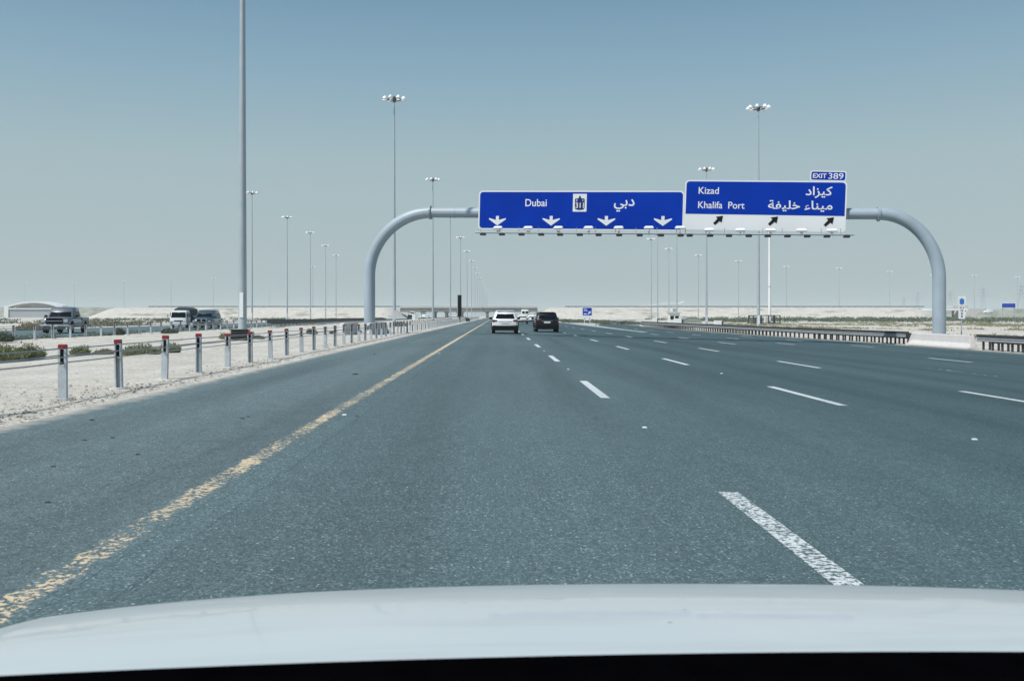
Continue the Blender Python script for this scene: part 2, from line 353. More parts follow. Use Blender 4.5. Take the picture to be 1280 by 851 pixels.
def flat_text(s, size, name, mat, parent, x, z, y, align='LEFT', bold=0.0, width=None, height=None):
    """one line of lettering standing in the x-z plane, facing -y; x,z = lower left (or lower centre) of its box"""
    c = bpy.data.curves.new('t', 'FONT'); c.body = s; c.size = size; c.offset = bold; c.extrude = 0.004; c.resolution_u = 6
    o = bpy.data.objects.new('t', c); COL.objects.link(o)
    dg = bpy.context.evaluated_depsgraph_get(); dg.update()
    me = bpy.data.meshes.new_from_object(o.evaluated_get(dg)); bpy.data.objects.remove(o); bpy.data.curves.remove(c)
    xs = [v.co.x for v in me.vertices]; ys = [v.co.y for v in me.vertices]
    x0, x1, y0, y1 = min(xs), max(xs), min(ys), max(ys)
    kx = width/(x1-x0) if width else 1; ky = height/(y1-y0) if height else kx
    if not width and height: kx = ky
    for v in me.vertices:
        a = (v.co.x-(x0 if align == 'LEFT' else (x0+x1)/2))*kx; b = (v.co.y-y0)*ky
        v.co = Vector((a, -v.co.z, b))
    me.materials.clear(); me.materials.append(M[mat]); me.name = name
    ob = bpy.data.objects.new(name, me); COL.objects.link(ob); ob.parent = parent; ob.location = (x, y, z)
    return ob
def rrect(w, h, r, cx=0, cz=0, seg=5, corners=(1,1,1,1)):   # corners: br, tr, tl, bl
    pts = []
    for i, (sx_, sz_, a0) in enumerate(((1,-1,-90), (1,1,0), (-1,1,90), (-1,-1,180))):
        if corners[i]:
            for k in range(seg+1):
                a = R(a0+90*k/seg); pts.append((cx+sx_*(w/2-r)+r*math.cos(a), cz+sz_*(h/2-r)+r*math.sin(a)))
        else: pts.append((cx+sx_*w/2, cz+sz_*h/2))
    return pts

# ------------------------------------------------------------------ the ground
def zroad(X): return -0.02*X
def zg(X):
    if X < -24: return 0.0
    if X < -5.3: return 0.106*(X+24)/18.7
    if X < 25: return -0.02*X
    if X < 30: return -0.5-0.12*(X-25)/5
    return -0.62
RAMP = [(-40,13.7,24.9),(0,13.7,24.9),(40,13.7,24.9),(56,13.7,24.5),(70,13.7,23.1),(85,13.7,22.3),(105,13.9,21.8),(140,14.8,22.0),(170,18.2,26.0),(200,22.5,30.8),
        (250,31.5,40),(300,36.5,45),(363,45.5,54),(416,61,70),(461,83,92),(510,114,124),(569,157,168),(632,242,255),(700,330,345)]
def interp(T, y, k):
    if y <= T[0][0]: return T[0][k]
    for a, b in zip(T, T[1:]):
        if y <= b[0]: return a[k]+(b[k]-a[k])*(y-a[0])/(b[0]-a[0])
    return T[-1][k]
def on_road(X, Y):
    if -5.6 < X < 14.0: return True
    if Y < 705 and interp(RAMP, Y, 1)-0.6 < X < interp(RAMP, Y, 2)+0.6: return True
    if -42.5 < X < -26: return True
    return False
xs = sorted(set([-3000,-2000,-1200,-700,-400,-250,-160,-110,-80,-60,-50,-44,-42.5,-41,-34,-26]+[-25+0.35*i for i in range(57)]+[-5.35,-5.1,0,5,13,14,18,24.7,25.1]
     +[25.5+0.7*i for i in range(40)]+[54+3*i for i in range(30)]+[150,180,220,280,350,450,600,900,1400,2000,3000]))
ys = sorted(set([-200,-100,-40,-10,0]+[2+0.4*i for i in range(150)]+[62+1.5*i for i in range(60)]+[155+6*i for i in range(40)]+[400,430,460,500,560,650,800,1000,1400,2000,3000]))
gm = MB(); vs_ = []
for Y in ys:
    for X in xs:
        z = zg(X)-0.03
        if not on_road(X, Y) and abs(X) < 160 and 1 < Y < 420:
            z += 0.03
            am = min(1, max(0, (-5.4-X)/1.0)) if X < 0 else min(1, max(0, (X-26.5)/4))
            z += am*(0.10*noise.noise(Vector((X*0.16, Y*0.12, 0)))+0.035*noise.noise(Vector((X*0.9, Y*0.8, 3)))+0.02*noise.noise(Vector((X*2.3, Y*2.0, 8))))
            if X < -23: z -= 0.02
            if X > 34: z += 0.35*max(0, noise.noise(Vector((X*0.05, Y*0.05, 5))))
        vs_.append((X, Y, z))
nx = len(xs)
gm.add(vs_, [(j*nx+i, j*nx+i+1, (j+1)*nx+i+1, (j+1)*nx+i) for j in range(len(ys)-1) for i in range(nx-1)])
tag(gm.build('ground', 'sand', smooth=60), kind='structure')

# ------------------------------------------------------------------ carriageways
def ribbon(name, rows, mat, kind='structure', cols=1):
    m = MB(); vs = []
    for (Y, a, b) in rows:
        for i in range(cols+1):
            X = a+(b-a)*i/cols; vs.append((X, Y, max(zroad(X), -0.62) + 0.0 if X > 25 else zroad(X)))
    c = cols+1
    m.add(vs, [(j*c+i, j*c+i+1, (j+1)*c+i+1, (j+1)*c+i) for j in range(len(rows)-1) for i in range(cols)])
    o = m.build(name, mat); tag(o, kind=kind); return o
rows = []; Y = -30.0
while Y < 1500:
    st = 0.35 if Y < 60 else (2 if Y < 200 else 30)
    rows.append((Y, -5.27+(0.05*noise.noise(Vector((Y*1.3, 0, 0)))+0.03*noise.noise(Vector((Y*4, 1, 0))) if 0 < Y < 200 else 0), 13.7)); Y += st
ribbon('road', rows, 'asphalt')
rows = [(y, interp(RAMP, y, 1), interp(RAMP, y, 2)) for y in [-30,0,40,50,56,63,70,77,85,95,105,115,125,140,150,160,170,185,200,225,250,275,300,330,363,390,416,440,461,485,510,540,569,600,632,665,700]]
ribbon('exit_road', rows, 'asphalt', cols=2)
m = MB(); m.add([(-41.5,-100,0.005),(-26,-100,0.005),(-26,1500,0.005),(-41.5,1500,0.005)], [(0,1,2,3)])
tag(m.build('opposite_road', 'asphalt2'), kind='structure')
# dusty gore strip between the through road and the exit road
m = MB(); vs = []
for y in (86,92,100,112,125,140,160,190,230,280): vs += [(13.72, y, zroad(13.7)+0.004), (min(interp(RAMP, y, 1)-0.02, 15.6+(y-100)*0.03), y, zroad(13.7)+0.002)]
m.add(vs, [(2*i, 2*i+1, 2*i+3, 2*i+2) for i in range(9)]); tag(m.build('gore_surface', 'gore'), kind='structure')

def strip(name, x0, w, y0, y1, mat, dz=0.004, step=2.0, jag=0.0):
    m = MB(); vs = []; n = max(1, int((y1-y0)/step))
    for i in range(n+1):
        y = y0+(y1-y0)*i/n
        for s in (-1, 1):
            X = (x0(y) if callable(x0) else x0)+s*w/2+jag*noise.noise(Vector((y*3, s*9, 0)))
            vs.append((X, y, (zroad(X) if X < 25 else max(zroad(X), -0.62))+dz))
    m.add(vs, [(2*i, 2*i+1, 2*i+3, 2*i+2) for i in range(n)])
    return m
tag(strip('yellow_line', -2.12, 0.32, 0.5, 60, 'yellow', step=2.0, jag=0, dz=0.0008).build('yellow_edge_line', 'yellow'), kind='structure')
tag(strip('yellow_line', -2.12, 0.26, 60, 900, 'yellow', step=20).build('yellow_edge_line', 'yellow'), kind='structure')
tag(strip('e', lambda y: 13.35 if y > 84 else 13.4, 0.28, 84, 700, 'white', step=20).build('white_edge_line', 'white'), kind='structure')
tag(strip('e', lambda y: interp(RAMP, y, 1)+0.3, 0.22, 86, 500, 'white', step=10).build('white_edge_line', 'white'), kind='structure')
tag(strip('e', -27.2, 0.16, -20, 500, 'white', 0.010, step=50).build('white_edge_line', 'white'), kind='structure')
PITCH = 11.75
LANES = [1.74, 5.39, 9.05, 12.72, 16.4, 20.1]
# far end of the first dash of every line, from the photograph
OFF = [6.95, 6.45, 6.2, 3.9, 11.3, 7.0]
ENDS = [[OFF[0]+k*PITCH for k in range(-1, 58)], [OFF[1]+k*PITCH for k in range(-1, 58)], [OFF[2]+k*PITCH for k in range(-1, 58)],
        [27.2, 53.0, 64.8, 76.6], [35.0, 54.0, 65.8, 77.5, 89.3, 101, 113, 125], [40.5, 52.3, 64.0, 75.8, 87.5, 99.3]]
for li, lx in enumerate(LANES):
    for y1 in ENDS[li]:
        y0 = y1-(3.85 if li < 4 else 3.2)
        f = (lambda y: lx) if li < 4 else (lambda y, a=lx: a+(0 if y < 80 else (interp(RAMP, y, 1)-13.7)))
        faint = li == 3 and y1 < 30 or li == 5 and y1 < 45
        tag(strip('d', f, 0.155 if not faint else 0.12, y0, y1, 'white', step=0.5 if y1 < 50 else 4, jag=0.006 if y1 < 40 else 0, dz=0.002 if y1 < 40 else 0.004).build('lane_dash', 'faint' if faint else 'white'), kind='structure')
# road studs, one in the middle of every gap
sm = MB(); sm.prism([(-0.06,-0.05),(0.06,-0.05),(0.045,0.05),(-0.045,0.05)], 0, 0.012, 'xy')
sm.loft([[(-0.055,-0.045,0.012),(0.055,-0.045,0.012),(0.055,0.045,0.012),(-0.055,0.045,0.012)], [(-0.04,-0.025,0.028),(0.04,-0.025,0.028),(0.04,0.025,0.028),(-0.04,0.025,0.028)]])
sm.v = [(a*0.5, b*0.5, c*0.6) for a, b, c in sm.v]
stud = sm.mesh('road_stud', 'studw')
names = ['first lane line right of the yellow line', 'second lane line', 'third lane line', 'fourth lane line', 'fifth lane line', 'sixth lane line']
nth = ['nearest', 'second nearest', 'third nearest', 'fourth nearest', 'fifth nearest', 'sixth nearest', 'seventh nearest', 'eighth nearest', 'ninth nearest', 'tenth nearest',
       'eleventh nearest', 'twelfth nearest', 'thirteenth nearest', 'fourteenth nearest', 'fifteenth nearest', 'sixteenth nearest', 'seventeenth nearest', 'eighteenth nearest', 'nineteenth nearest', 'twentieth nearest']
for li, lx in enumerate(LANES):
    c = 0
    for k in range(0, (3, 2, 1, 0, 0, 0)[li]):
        y = OFF[li]+k*PITCH+(PITCH-3.85)/2
        if abs(lx/y) > 0.58: continue
        o = bpy.data.objects.new('road_stud', stud); COL.objects.link(o); o.location = (lx, y, zroad(lx)+0.001)
        tag(o, f'small white road stud, {nth[c]} on the {names[li]}', 'road stud', 'road studs between the lane dashes'); c += 1
for c, y in enumerate((11.6, 30.5)):
    o = bpy.data.objects.new('road_stud', stud); COL.objects.link(o); o.location = (-1.93, y, zroad(-1.93)+0.001)
    tag(o, f'small road stud, {nth[c]} beside the yellow edge line', 'road stud', 'road studs along the yellow line')

# ------------------------------------------------------------------ stones
def stone_mesh(mat, seed):
    rnd = random.Random(seed); bm = bmesh.new(); bmesh.ops.create_icosphere(bm, subdivisions=1, radius=1)
    for v in bm.verts: v.co *= rnd.uniform(0.65, 1.15); v.co.z *= 0.6
    me = bpy.data.meshes.new('stone'); bm.to_mesh(me); bm.free(); me.materials.append(M[mat]); return me
base = stone_mesh('stone', 3)
def stone_field(name, spots, mat, lbl=None):
    m = MB(); bv = [v.co.copy() for v in base.vertices]; bf = [tuple(p.vertices) for p in base.polygons]
    for (x, y, z, r) in spots:
        a = random.uniform(0, 6.28); ca, sa = math.cos(a), math.sin(a); kx = random.uniform(0.8, 1.5)
        m.add([(x+(v.x*ca*kx-v.y*sa)*r, y+(v.x*sa*kx+v.y*ca)*r, z+v.z*r*0.8) for v in bv], bf)
    return tag(m.build(name, mat), kind='stuff')
sp = []
for i in range(2600):
    t = random.random()**1.8; y = 8+t*60
    x = -5.45-abs(random.gauss(0, 0.9)) if random.random() < 0.62 else random.uniform(-24, -5.5)
    sp.append((x, y, zg(x)+0.005, random.uniform(0.008, 0.030)*(1.5 if random.random() < 0.06 else 1)))
stone_field('gravel', sp, 'stone')
sp = []
for i in range(420):    # ragged ridge of spoil under the wire barrier
    y = random.uniform(8, 46); x = -6.05+0.12*math.sin(y*1.3)+random.gauss(0, 0.10); sp.append((x, y, zg(x)+0.01, random.uniform(0.006, 0.018)))
for i in range(60):
    y = random.uniform(10, 60); x = random.uniform(-22, -6.6); sp.append((x, y, zg(x)+0.02, random.uniform(0.015, 0.04)))
stone_field('dark_gravel', sp, 'greystone')
deb = [(115,525,.03),(141,547,.022),(106,550,.02),(172,568,.022),(60,628,.018),(303,523,.028),(310,521,.02),(66,583,.02),(446,520,.018),(468,443,.05),(444,468,.06)]
for i, (x, y, r) in enumerate(deb):
    D = CH*F/(y-CY+(x-CX)*-0.02) if False else F*CH/((y-CY)-0.02*(x-CX))
    X = (x-CX)/F*D
    o = bpy.data.objects.new('road_debris', stone_mesh('darkstone', 20+i)); COL.objects.link(o)
    o.location = (X, D, zroad(X)+0.003); o.scale = (r*1.3, r, r*0.5)
    tag(o, ['small dark stone lying on the hard shoulder nearest the first barrier post', 'dark stone on the shoulder just below and right of the first barrier post',
            'tiny dark chip on the shoulder left of the stone below the first post', 'dark chip on the shoulder below the second barrier post',
            'small chip at the left edge of the shoulder, nearest the bonnet', 'dark flake beside the seam of the shoulder below the fourth post',
            'tiny flake touching the dark flake below the fourth post', 'small chip at the far left of the shoulder', 'tiny chip close to the yellow line',
            'flat dark flake on the distant shoulder near the barrier', 'flat dark scrap on the shoulder halfway along the barrier'][i], 'debris', 'debris on the hard shoulder')

# ------------------------------------------------------------------ wire rope barriers
def channel_mesh(h, w, d, t=0.008, slot=0.0):
    m = MB()
    m.box((0, 0, (h-slot)/2), (w, t, h-slot))
    for s in (-1, 1):
        m.box((s*(w/2-t/2), d/2+t/2, h/2), (t, d, h))
        m.box((s*(w/2-t-0.008), d+t/2, h/2), (0.016, t, h))
        if slot: m.box((s*(w/2-0.016), 0, h-slot/2), (0.032-0.002, t, slot))
    return m
PH = 0.74
pA = channel_mesh(PH, 0.115, 0.055, slot=0.24).mesh('post', 'post')       # closed side towards traffic behind us
cap_m = MB().loft([[(-0.062,-0.012,0),(0.062,-0.012,0),(0.062,0.07,0),(-0.062,0.07,0)], [(-0.068,-0.018,0.012),(0.068,-0.018,0.012),(0.068,0.076,0.012),(-0.068,0.076,0.012)],
                   [(-0.066,-0.016,0.07),(0.066,-0.016,0.07),(0.066,0.074,0.07),(-0.066,0.074,0.07)], [(-0.055,-0.005,0.08),(0.055,-0.005,0.08),(0.055,0.063,0.08),(-0.055,0.063,0.08)]])
capR = cap_m.mesh('cap', 'red'); capD = cap_m.mesh('cap', 'darkred')
ins = MB().box((0, 0.020, 0.13), (0.046, 0.03, 0.22)).mesh('slot_insert', 'black')
pad = MB().loft([[(0.17*math.cos(a*math.pi/6), 0.12*math.sin(a*math.pi/6), -0.02) for a in range(12)], [(0.16*math.cos(a*math.pi/6), 0.11*math.sin(a*math.pi/6), 0.02) for a in range(12)]]).mesh('footing', 'concrete')
foot = MB().box((0, 0.03, 0.008), (0.15, 0.11, 0.016)).mesh('foot_plate', 'darksteel')
def wire_barrier(name, label, X, Y0, step, n, red_n, near=True):
    z0 = zg(X); root = empty(name, (X, Y0, z0)); tag(root, label, 'wire barrier')
    for i in range(n):
        lean = random.uniform(-0.03, 0.03)
        flip = i % 2 == 0
        p = inst('post', pA, root, (0, i*step, 0.0), (lean, random.uniform(-0.025, 0.025), (math.pi if flip else 0)+random.uniform(-0.08, 0.08)), (1, 1, random.uniform(0.96, 1.03)))
        d = 1
        if i < 60: inst('cap', capR if i < red_n else capD, p, (0, 0.004, PH-0.002), scale=(0.80, 0.84, 0.82))
        if i < 30:
            inst('slot_insert', ins, p, (0, 0, PH-0.25)); inst('foot_plate', foot, p, (0, 0, 0)); inst('footing', pad, p, (0, 0.02, 0))
    L = (n-1)*step
    for j, (h, s) in enumerate(((0.725, 0), (0.625, 1), (0.605, -1), (0.525, 0))):
        m = MB(); pts = []
        for i in range(-3 if near else 0, n*2-1):
            k = i/2; side = s*(1 if (i//2) % 2 == 0 else -1)*0.035 if i % 2 == 0 else 0
            pts.append((side, k*step, h+(-0.006 if i % 2 else 0)))
        m.tube(pts, 0.0095, 5, caps=False); m.build('wire_rope', 'cable', root, smooth=60)
    return root
wire_barrier('wire_rope_barrier', 'galvanised wire rope barrier with red capped posts along the near hard shoulder', -6.2, 13.1-3*2.0, 2.0, 150, 13)
wire_barrier('wire_rope_barrier', 'wire rope barrier of dark capped posts along the oncoming carriageway, beyond the median', -24.6, 46.8-4*2.05, 2.05, 29, 0, near=True)

# W-beam guardrails
def wbeam(h=0.31):
    return [(a, b*0.72) for a, b in [(0,0),(0.03,0.03),(0.075,0.055),(0.075,0.10),(0.02,0.14),(0.02,0.17),(0.075,0.21),(0.075,0.255),(0.03,0.28),(0,0.31)]]
gpost = MB().box((0, 0, 0.36), (0.07, 0.12, 0.72)).box((-0.07, 0, 0.60), (0.10, 0.10, 0.22))
gp = gpost.mesh('post', 'darksteel'); gpg = gpost.mesh('post', 'galv')
def guardrail(name, label, path, step, back=True, limit=300, pm=None, rail_h=0.44, face=-1, zfun=zg):
    root = empty(name, (path[0][0], path[0][1], zg(path[0][0]))); tag(root, label, 'guardrail')
    O = root.location; P = [Vector((x, y, max(zg(x), -0.62))) for x, y in path]
    prof = wbeam(); rings = []
    for i, p in enumerate(P):
        t = (P[min(i+1, len(P)-1)]-P[max(i-1, 0)]).normalized(); nrm = Vector((t.y, -t.x, 0))*face*-1
        nrm = Vector((-t.y, t.x, 0)) if face < 0 else Vector((t.y, -t.x, 0))
        ring = [p-O+nrm*(0.10+a)+Vector((0, 0, rail_h+b)) for a, b in prof]+[p-O+nrm*(0.10+a-0.006)+Vector((0, 0, rail_h+b)) for a, b in reversed(prof)]
        rings.append(ring)
    MB().loft(rings).build('rail', 'galv', root, smooth=50)
    MB().loft([[p-O+Vector((dx, 0, dz)) for dx, dz in ((-0.16, 0.67), (0.06, 0.67), (0.06, 0.80), (-0.16, 0.80))] for p in P]).build('top_channel', 'darksteel', root)
    if back: MB().loft([[p-O+Vector((0.55+dx, 0, dz)) for dx, dz in ((-0.04, 0.34), (0.04, 0.34), (0.04, 0.70), (-0.04, 0.70))] for p in P]).build('back_rail', 'darksteel', root)
    d = 0; n = 0
    for a, b in zip(P, P[1:]):
        L = (b-a).length
        while d < L and n < limit:
            q = a.lerp(b, d/L); t = (b-a).normalized()
            inst('post', pm or gp, root, q-O, (0, 0, math.atan2(t.y, t.x)-math.pi/2), (1, 1, 1.02))
            if back and n % 1 == 0: inst('back_post', pm or gp, root, a.lerp(b, min(1, (d+step*0.5)/L))-O+Vector((0.55, 0, -0.03)), (0, 0, math.atan2(t.y, t.x)-math.pi/2), (1, 1, 1.0))
            d += step; n += 1
        d -= L
    return root
JX = 25.35
guardrail('guardrail', 'steel guardrail from the white concrete barrier away along the exit road', [(JX-0.05, 56.7), (24.3, 64), (23.6, 70), (22.9, 85), (22.4, 105), (22.3, 142)], 0.95, zfun=zg)
guardrail('guardrail', 'short near stretch of steel guardrail right of the white concrete barrier', [(JX, 30), (JX, 48.4)], 0.9)
guardrail('guardrail', 'dark guardrail along the oncoming carriageway beyond the tall lamp mast', [(-24.6, 98), (-24.6, 198)], 2.0, pm=gpg)

# jersey barriers round the gantry feet
def jersey(name, label, x, y0, y1, wide=0.62, h=0.86, slope=1.0, mat='concrete', near=None):
    root = empty(name, (x, (y0+y1)/2, zg(x))); tag(root, label, 'concrete barrier')
    L = (y1-y0)/2; prof = [(-wide/2, 0), (-wide/2, 0.10), (-wide/2+0.15, 0.32), (-0.14, h-0.03), (-0.11, h), (0.11, h), (0.14, h-0.03), (wide/2-0.15, 0.32), (wide/2, 0.10), (wide/2, 0)]
    def ring(y, f): return [(a, y, b if b <= 0.1 else 0.1+(b-0.1)*f) for a, b in prof]
    nseg = 3; seglen = (2*L-2*slope)/nseg
    for i in range(nseg):
        a = -L+slope+i*seglen+0.012; MB().loft([ring(a, 1), ring(a+seglen-0.024, 1)]).build('barrier_block', mat, root, bevel=0.012)
    MB().loft([ring(-L+slope-(near or slope), 0.05), ring(-L+slope-0.012, 1)]).build('end_block', mat, root, bevel=0.012)
    MB().loft([ring(L-slope+0.012, 1), ring(L, 0.05)]).build('end_block', mat, root, bevel=0.012)
    return root
jersey('concrete_barrier', 'pale concrete barrier in front of the right foot of the sign gantry', 25.30, 48.6, 56.4, slope=0.5, mat='whiteconc', h=0.74, near=0.16)
jersey('concrete_barrier', 'grey concrete barrier behind the wire fence at the left foot of the sign gantry', -7.75, 54.5, 64.0, h=0.74)
jersey('concrete_barrier', 'second concrete barrier behind the left foot of the sign gantry', -9.7, 56.5, 64.0, h=0.74)

# ------------------------------------------------------------------ sign gantry
GA, GB = 59.27, -0.2035
def GD(x): t = (x-CX)/F; return GA/(1-GB*t)
XL = (462-CX)/F*GD(462); X0 = XL; Y0 = GA+GB*X0
cg = 1/math.sqrt(1+GB*GB)
gan = empty('sign_gantry', (X0, Y0, zg(X0)), math.atan(GB)); tag(gan, 'arched grey steel gantry spanning the carriageway and carrying the blue direction signs', 'sign gantry')
GZ = zg(X0)
def G(x, y, off=0.0):
    D = GD(x); X = (x-CX)/F*D
    return ((X-X0)/cg, CH-(y-CY)/F*D-GZ)
# pipe arch
uL = G(462, 400)[0]; uR, _ = G(1174, 400); zR = -0.62-GZ
uFL, zFL = G(538, 265.8); uFR, zFR = G(1098, 267.5)
def quarter(u0, z0, u1, z1, n=22):      # from post (u0, z0) up to beam (u1, z1)
    return [(u0+(u1-u0)*(1-math.cos(a)), 0, z0+(z1-z0)*math.sin(a)) for a in [math.pi/2*i/n for i in range(n+1)]]
zbl = G(462, 345)[1]; zbr = G(1174, 350)[1]
RP = 0.335
ptsL = [(uL, 0, -0.3), (uL, 0, 1.5)]+quarter(uL, zbl, uFL, zFL)
ptsR = [(uR, 0, zR-0.3), (uR, 0, 1.0)]+quarter(uR, zbr, uFR, zFR)
MB().tube(ptsL, 0.37, 28).build('curved_post', 'gantry', gan, smooth=40)
MB().tube(ptsR, 0.37, 28).build('curved_post', 'gantry', gan, smooth=40)
MB().tube([(uFL, 0, zFL), (uFR, 0, zFR)], RP, 28).build('beam', 'gantry', gan, smooth=40)
for (u, z, s) in ((uFL, zFL, 1), (uFR, zFR, -1)):
    MB().tube([(u-0.06, 0, z), (u-0.005, 0, z)], 0.45, 28).tube([(u+0.005, 0, z), (u+0.06, 0, z)], 0.45, 28).build('flange', 'gantry', gan, smooth=40)
for f in (0.06, 0.94):
    MB().tube([(uFL+(uFR-uFL)*f-0.03, 0, zFL+(zFR-zFL)*f), (uFL+(uFR-uFL)*f+0.03, 0, zFL+(zFR-zFL)*f)], RP+0.012, 28).build('weld_band', 'gantry', gan, smooth=40)
for (u, z, s) in ((uFL, zFL, 1), (uFR, zFR, -1)):
    bm_ = MB()
    for k in range(12): a = k*math.pi/6; bm_.box((u, 0.40*math.cos(a), z+0.40*math.sin(a)), (0.17, 0.04, 0.04))
    bm_.build('flange_bolts', 'galv', gan)
for (u, z) in ((uL, 0), (uR, zR)):
    MB().tube([(u, 0, z-0.02), (u, 0, z+0.06)], 0.62, 20).build('base_flange', 'gantry', gan, smooth=40)

def board(xa, ya, xb, yb, ya2, yb2, name='sign_board'):
    """panel whose photo corners are (xa,ya)-(xb,yb) top edge and lower edge ya2, yb2"""
    (u0, t0), (u1, t1) = G(xa, ya), G(xb, yb); b0 = G(xa, ya2)[1]; b1 = G(xb, yb2)[1]
    w = (u1-u0); h = ((t0-b0)+(t1-b1))/2; roll = math.atan2(((t1-t0)+(b1-b0))/2, w)
    e = empty(name, ((u0+u1)/2, -0.55, (t0+t1+b0+b1)/4), parent=gan); e.rotation_euler = (0, -roll, 0)
    return e, w/math.cos(roll), h
def down_arrow(par, x, z, s):
    poly = [(-1.9,12),(1.9,12),(1.9,7.0),(10.5,9.3),(11,7.9),(0,0),(-11,7.9),(-10.5,9.3),(-1.9,7.0)]
    MB().prism([(x+a*s, z+b*s) for a, b in poly], -0.030, -0.022).build('arrow', 'signwhite', par)
def up_arrow(par, x, z, s, mat='signblack'):
    poly = [(6,6),(-3,4.5),(-0.9,2.0),(-6.2,-3.9),(-3.9,-6.2),(2.0,-0.9),(4.5,-3)]
    MB().prism([(x+a*s, z+b*s) for a, b in poly], -0.030, -0.022).build('arrow', mat, par)
# left board
b1, w1, h1 = board(600.5, 239.5, 855, 240.5, 288, 289.5)
MB().prism(rrect(w1, h1, 0.24), -0.010, 0.03).build('border', 'signwhite', b1)
MB().prism(rrect(w1-0.17, h1-0.17, 0.19), -0.018, -0.011).build('face', 'signblue', b1)
MB().box((0, 0.06, h1*0.3), (w1*0.98, 0.06, 0.08)).box((0, 0.06, -h1*0.3), (w1*0.98, 0.06, 0.08)).build('back_rail', 'galv', b1)
k1 = w1/254.5
def L1(x, y): return ((x-727.7)*k1, (264.4+(x-727.7)*0.005-y)*k1)
x, z = L1(660.3, 259.3); flat_text('Dubai', 1, 'lettering', 'signwhite', b1, x, z, -0.022, bold=0.008, width=27.0*k1, height=9.0*k1)
x, z = L1(770.5, 266); flat_text('\uFEF2\uFE91\uFEA9', 1, 'lettering', 'signwhite', b1, x, z, -0.022, bold=0.014, width=25*k1, height=15.5*k1)
for ax in (625.2, 693.4, 761.8, 830.2):
    x, z = L1(ax, 283.3); down_arrow(b1, x, z, k1)
x, z = L1(728.5, 255)
MB().prism(rrect(17*k1, 22*k1, 0.02, x, z), -0.028, -0.020).build('route_plate', 'signwhite', b1)
sh = [(-6,-6.6),(-4.6,-8.3),(0,-9),(4.6,-8.3),(6,-6.6),(6,4.2),(5.2,5.4),(2.2,5.4),(1.2,6.4),(0.8,8.6),(-1.6,8.0),(-0.8,6.6),(-2.2,5.4),(-5.2,5.4),(-6,4.2)]
MB().prism([(x+a*k1, z+b*k1) for a, b in sh], -0.036, -0.029).build('route_emblem', 'signnavy', b1)
flat_text('311', 1, 'route_number', 'signwhite', b1, x, z-6.6*k1, -0.040, 'CENTER', 0.014, 10.2*k1, 6.8*k1)
flat_text('E', 1, 'route_letter', 'signwhite', b1, x-4.4*k1, z+1.6*k1, -0.040, 'LEFT', 0.0, 1.6*k1, 2.8*k1)
flat_text('\uFE8D', 1, 'route_letter', 'signwhite', b1, x+3.4*k1, z+1.6*k1, -0.040, 'LEFT', 0.0, 0.7*k1, 2.8*k1)
# right board
b2, w2, h2 = board(855.5, 226, 1056, 229, 288.5, 290.8)
k2 = w2/200.5
MB().prism(rrect(w2, h2, 0.24), -0.010, 0.03).build('border', 'signwhite', b2)
bh = h2*0.655
MB().prism(rrect(w2-0.17, bh, 0.19, 0, h2/2-0.085-bh/2, corners=(0,1,1,0)), -0.018, -0.011).build('face', 'signblue', b2)
MB().box((0, 0.06, h2*0.3), (w2*0.98, 0.06, 0.08)).box((0, 0.06, -h2*0.3), (w2*0.98, 0.06, 0.08)).build('back_rail', 'galv', b2)
def L2(x, y): return ((x-955.7)*k2, (258.6+(x-955.7)*0.013-y)*k2)
x, z = L2(873, 243.3); flat_text('Kizad', 1, 'lettering', 'signwhite', b2, x, z, -0.022, bold=0.008, width=25.6*k2, height=8.8*k2)
x, z = L2(873, 262.0); flat_text('Khalifa  Port', 1, 'lettering', 'signwhite', b2, x, z, -0.022, bold=0.008, width=58.5*k2, height=9.0*k2)
x, z = L2(1006, 248.8); flat_text('\uFEA9\uFE8D\uFEB0\uFEF4\uFEDB', 1, 'lettering', 'signwhite', b2, x, z, -0.022, bold=0.014, width=32.5*k2, height=14.8*k2)
x, z = L2(960.7, 265.6); flat_text('\uFE94\uFED4\uFEF4\uFEE0\uFEA7 \uFE80\uFE8E\uFEE8\uFEF4\uFEE3', 1, 'lettering', 'signwhite', b2, x, z, -0.022, bold=0.014, width=78.5*k2, height=14.2*k2)
for ax, ay in ((899, 277.5), (967.5, 278.2), (1035.5, 279.0)):
    x, z = L2(ax, ay); up_arrow(b2, x, z, k2*0.98)
# exit tab
b3, w3, h3 = board(1011.2, 215, 1056, 216, 227.6, 228.6, 'exit_panel')
MB().prism(rrect(w3, h3, 0.12), -0.010, 0.03).build('border', 'signwhite', b3)
MB().prism(rrect(w3-0.13, h3-0.13, 0.09), -0.018, -0.011).build('face', 'signblue', b3)
k3 = w3/44.8
flat_text('EXIT', 1, 'lettering', 'signwhite', b3, -w3/2+3.4*k3, -3.1*k3, -0.022, bold=0.02, width=17*k3, height=6.0*k3)
flat_text('389', 1, 'lettering', 'signwhite', b3, -w3/2+22.6*k3, -3.9*k3, -0.022, bold=0.008, width=18.6*k3, height=7.8*k3)
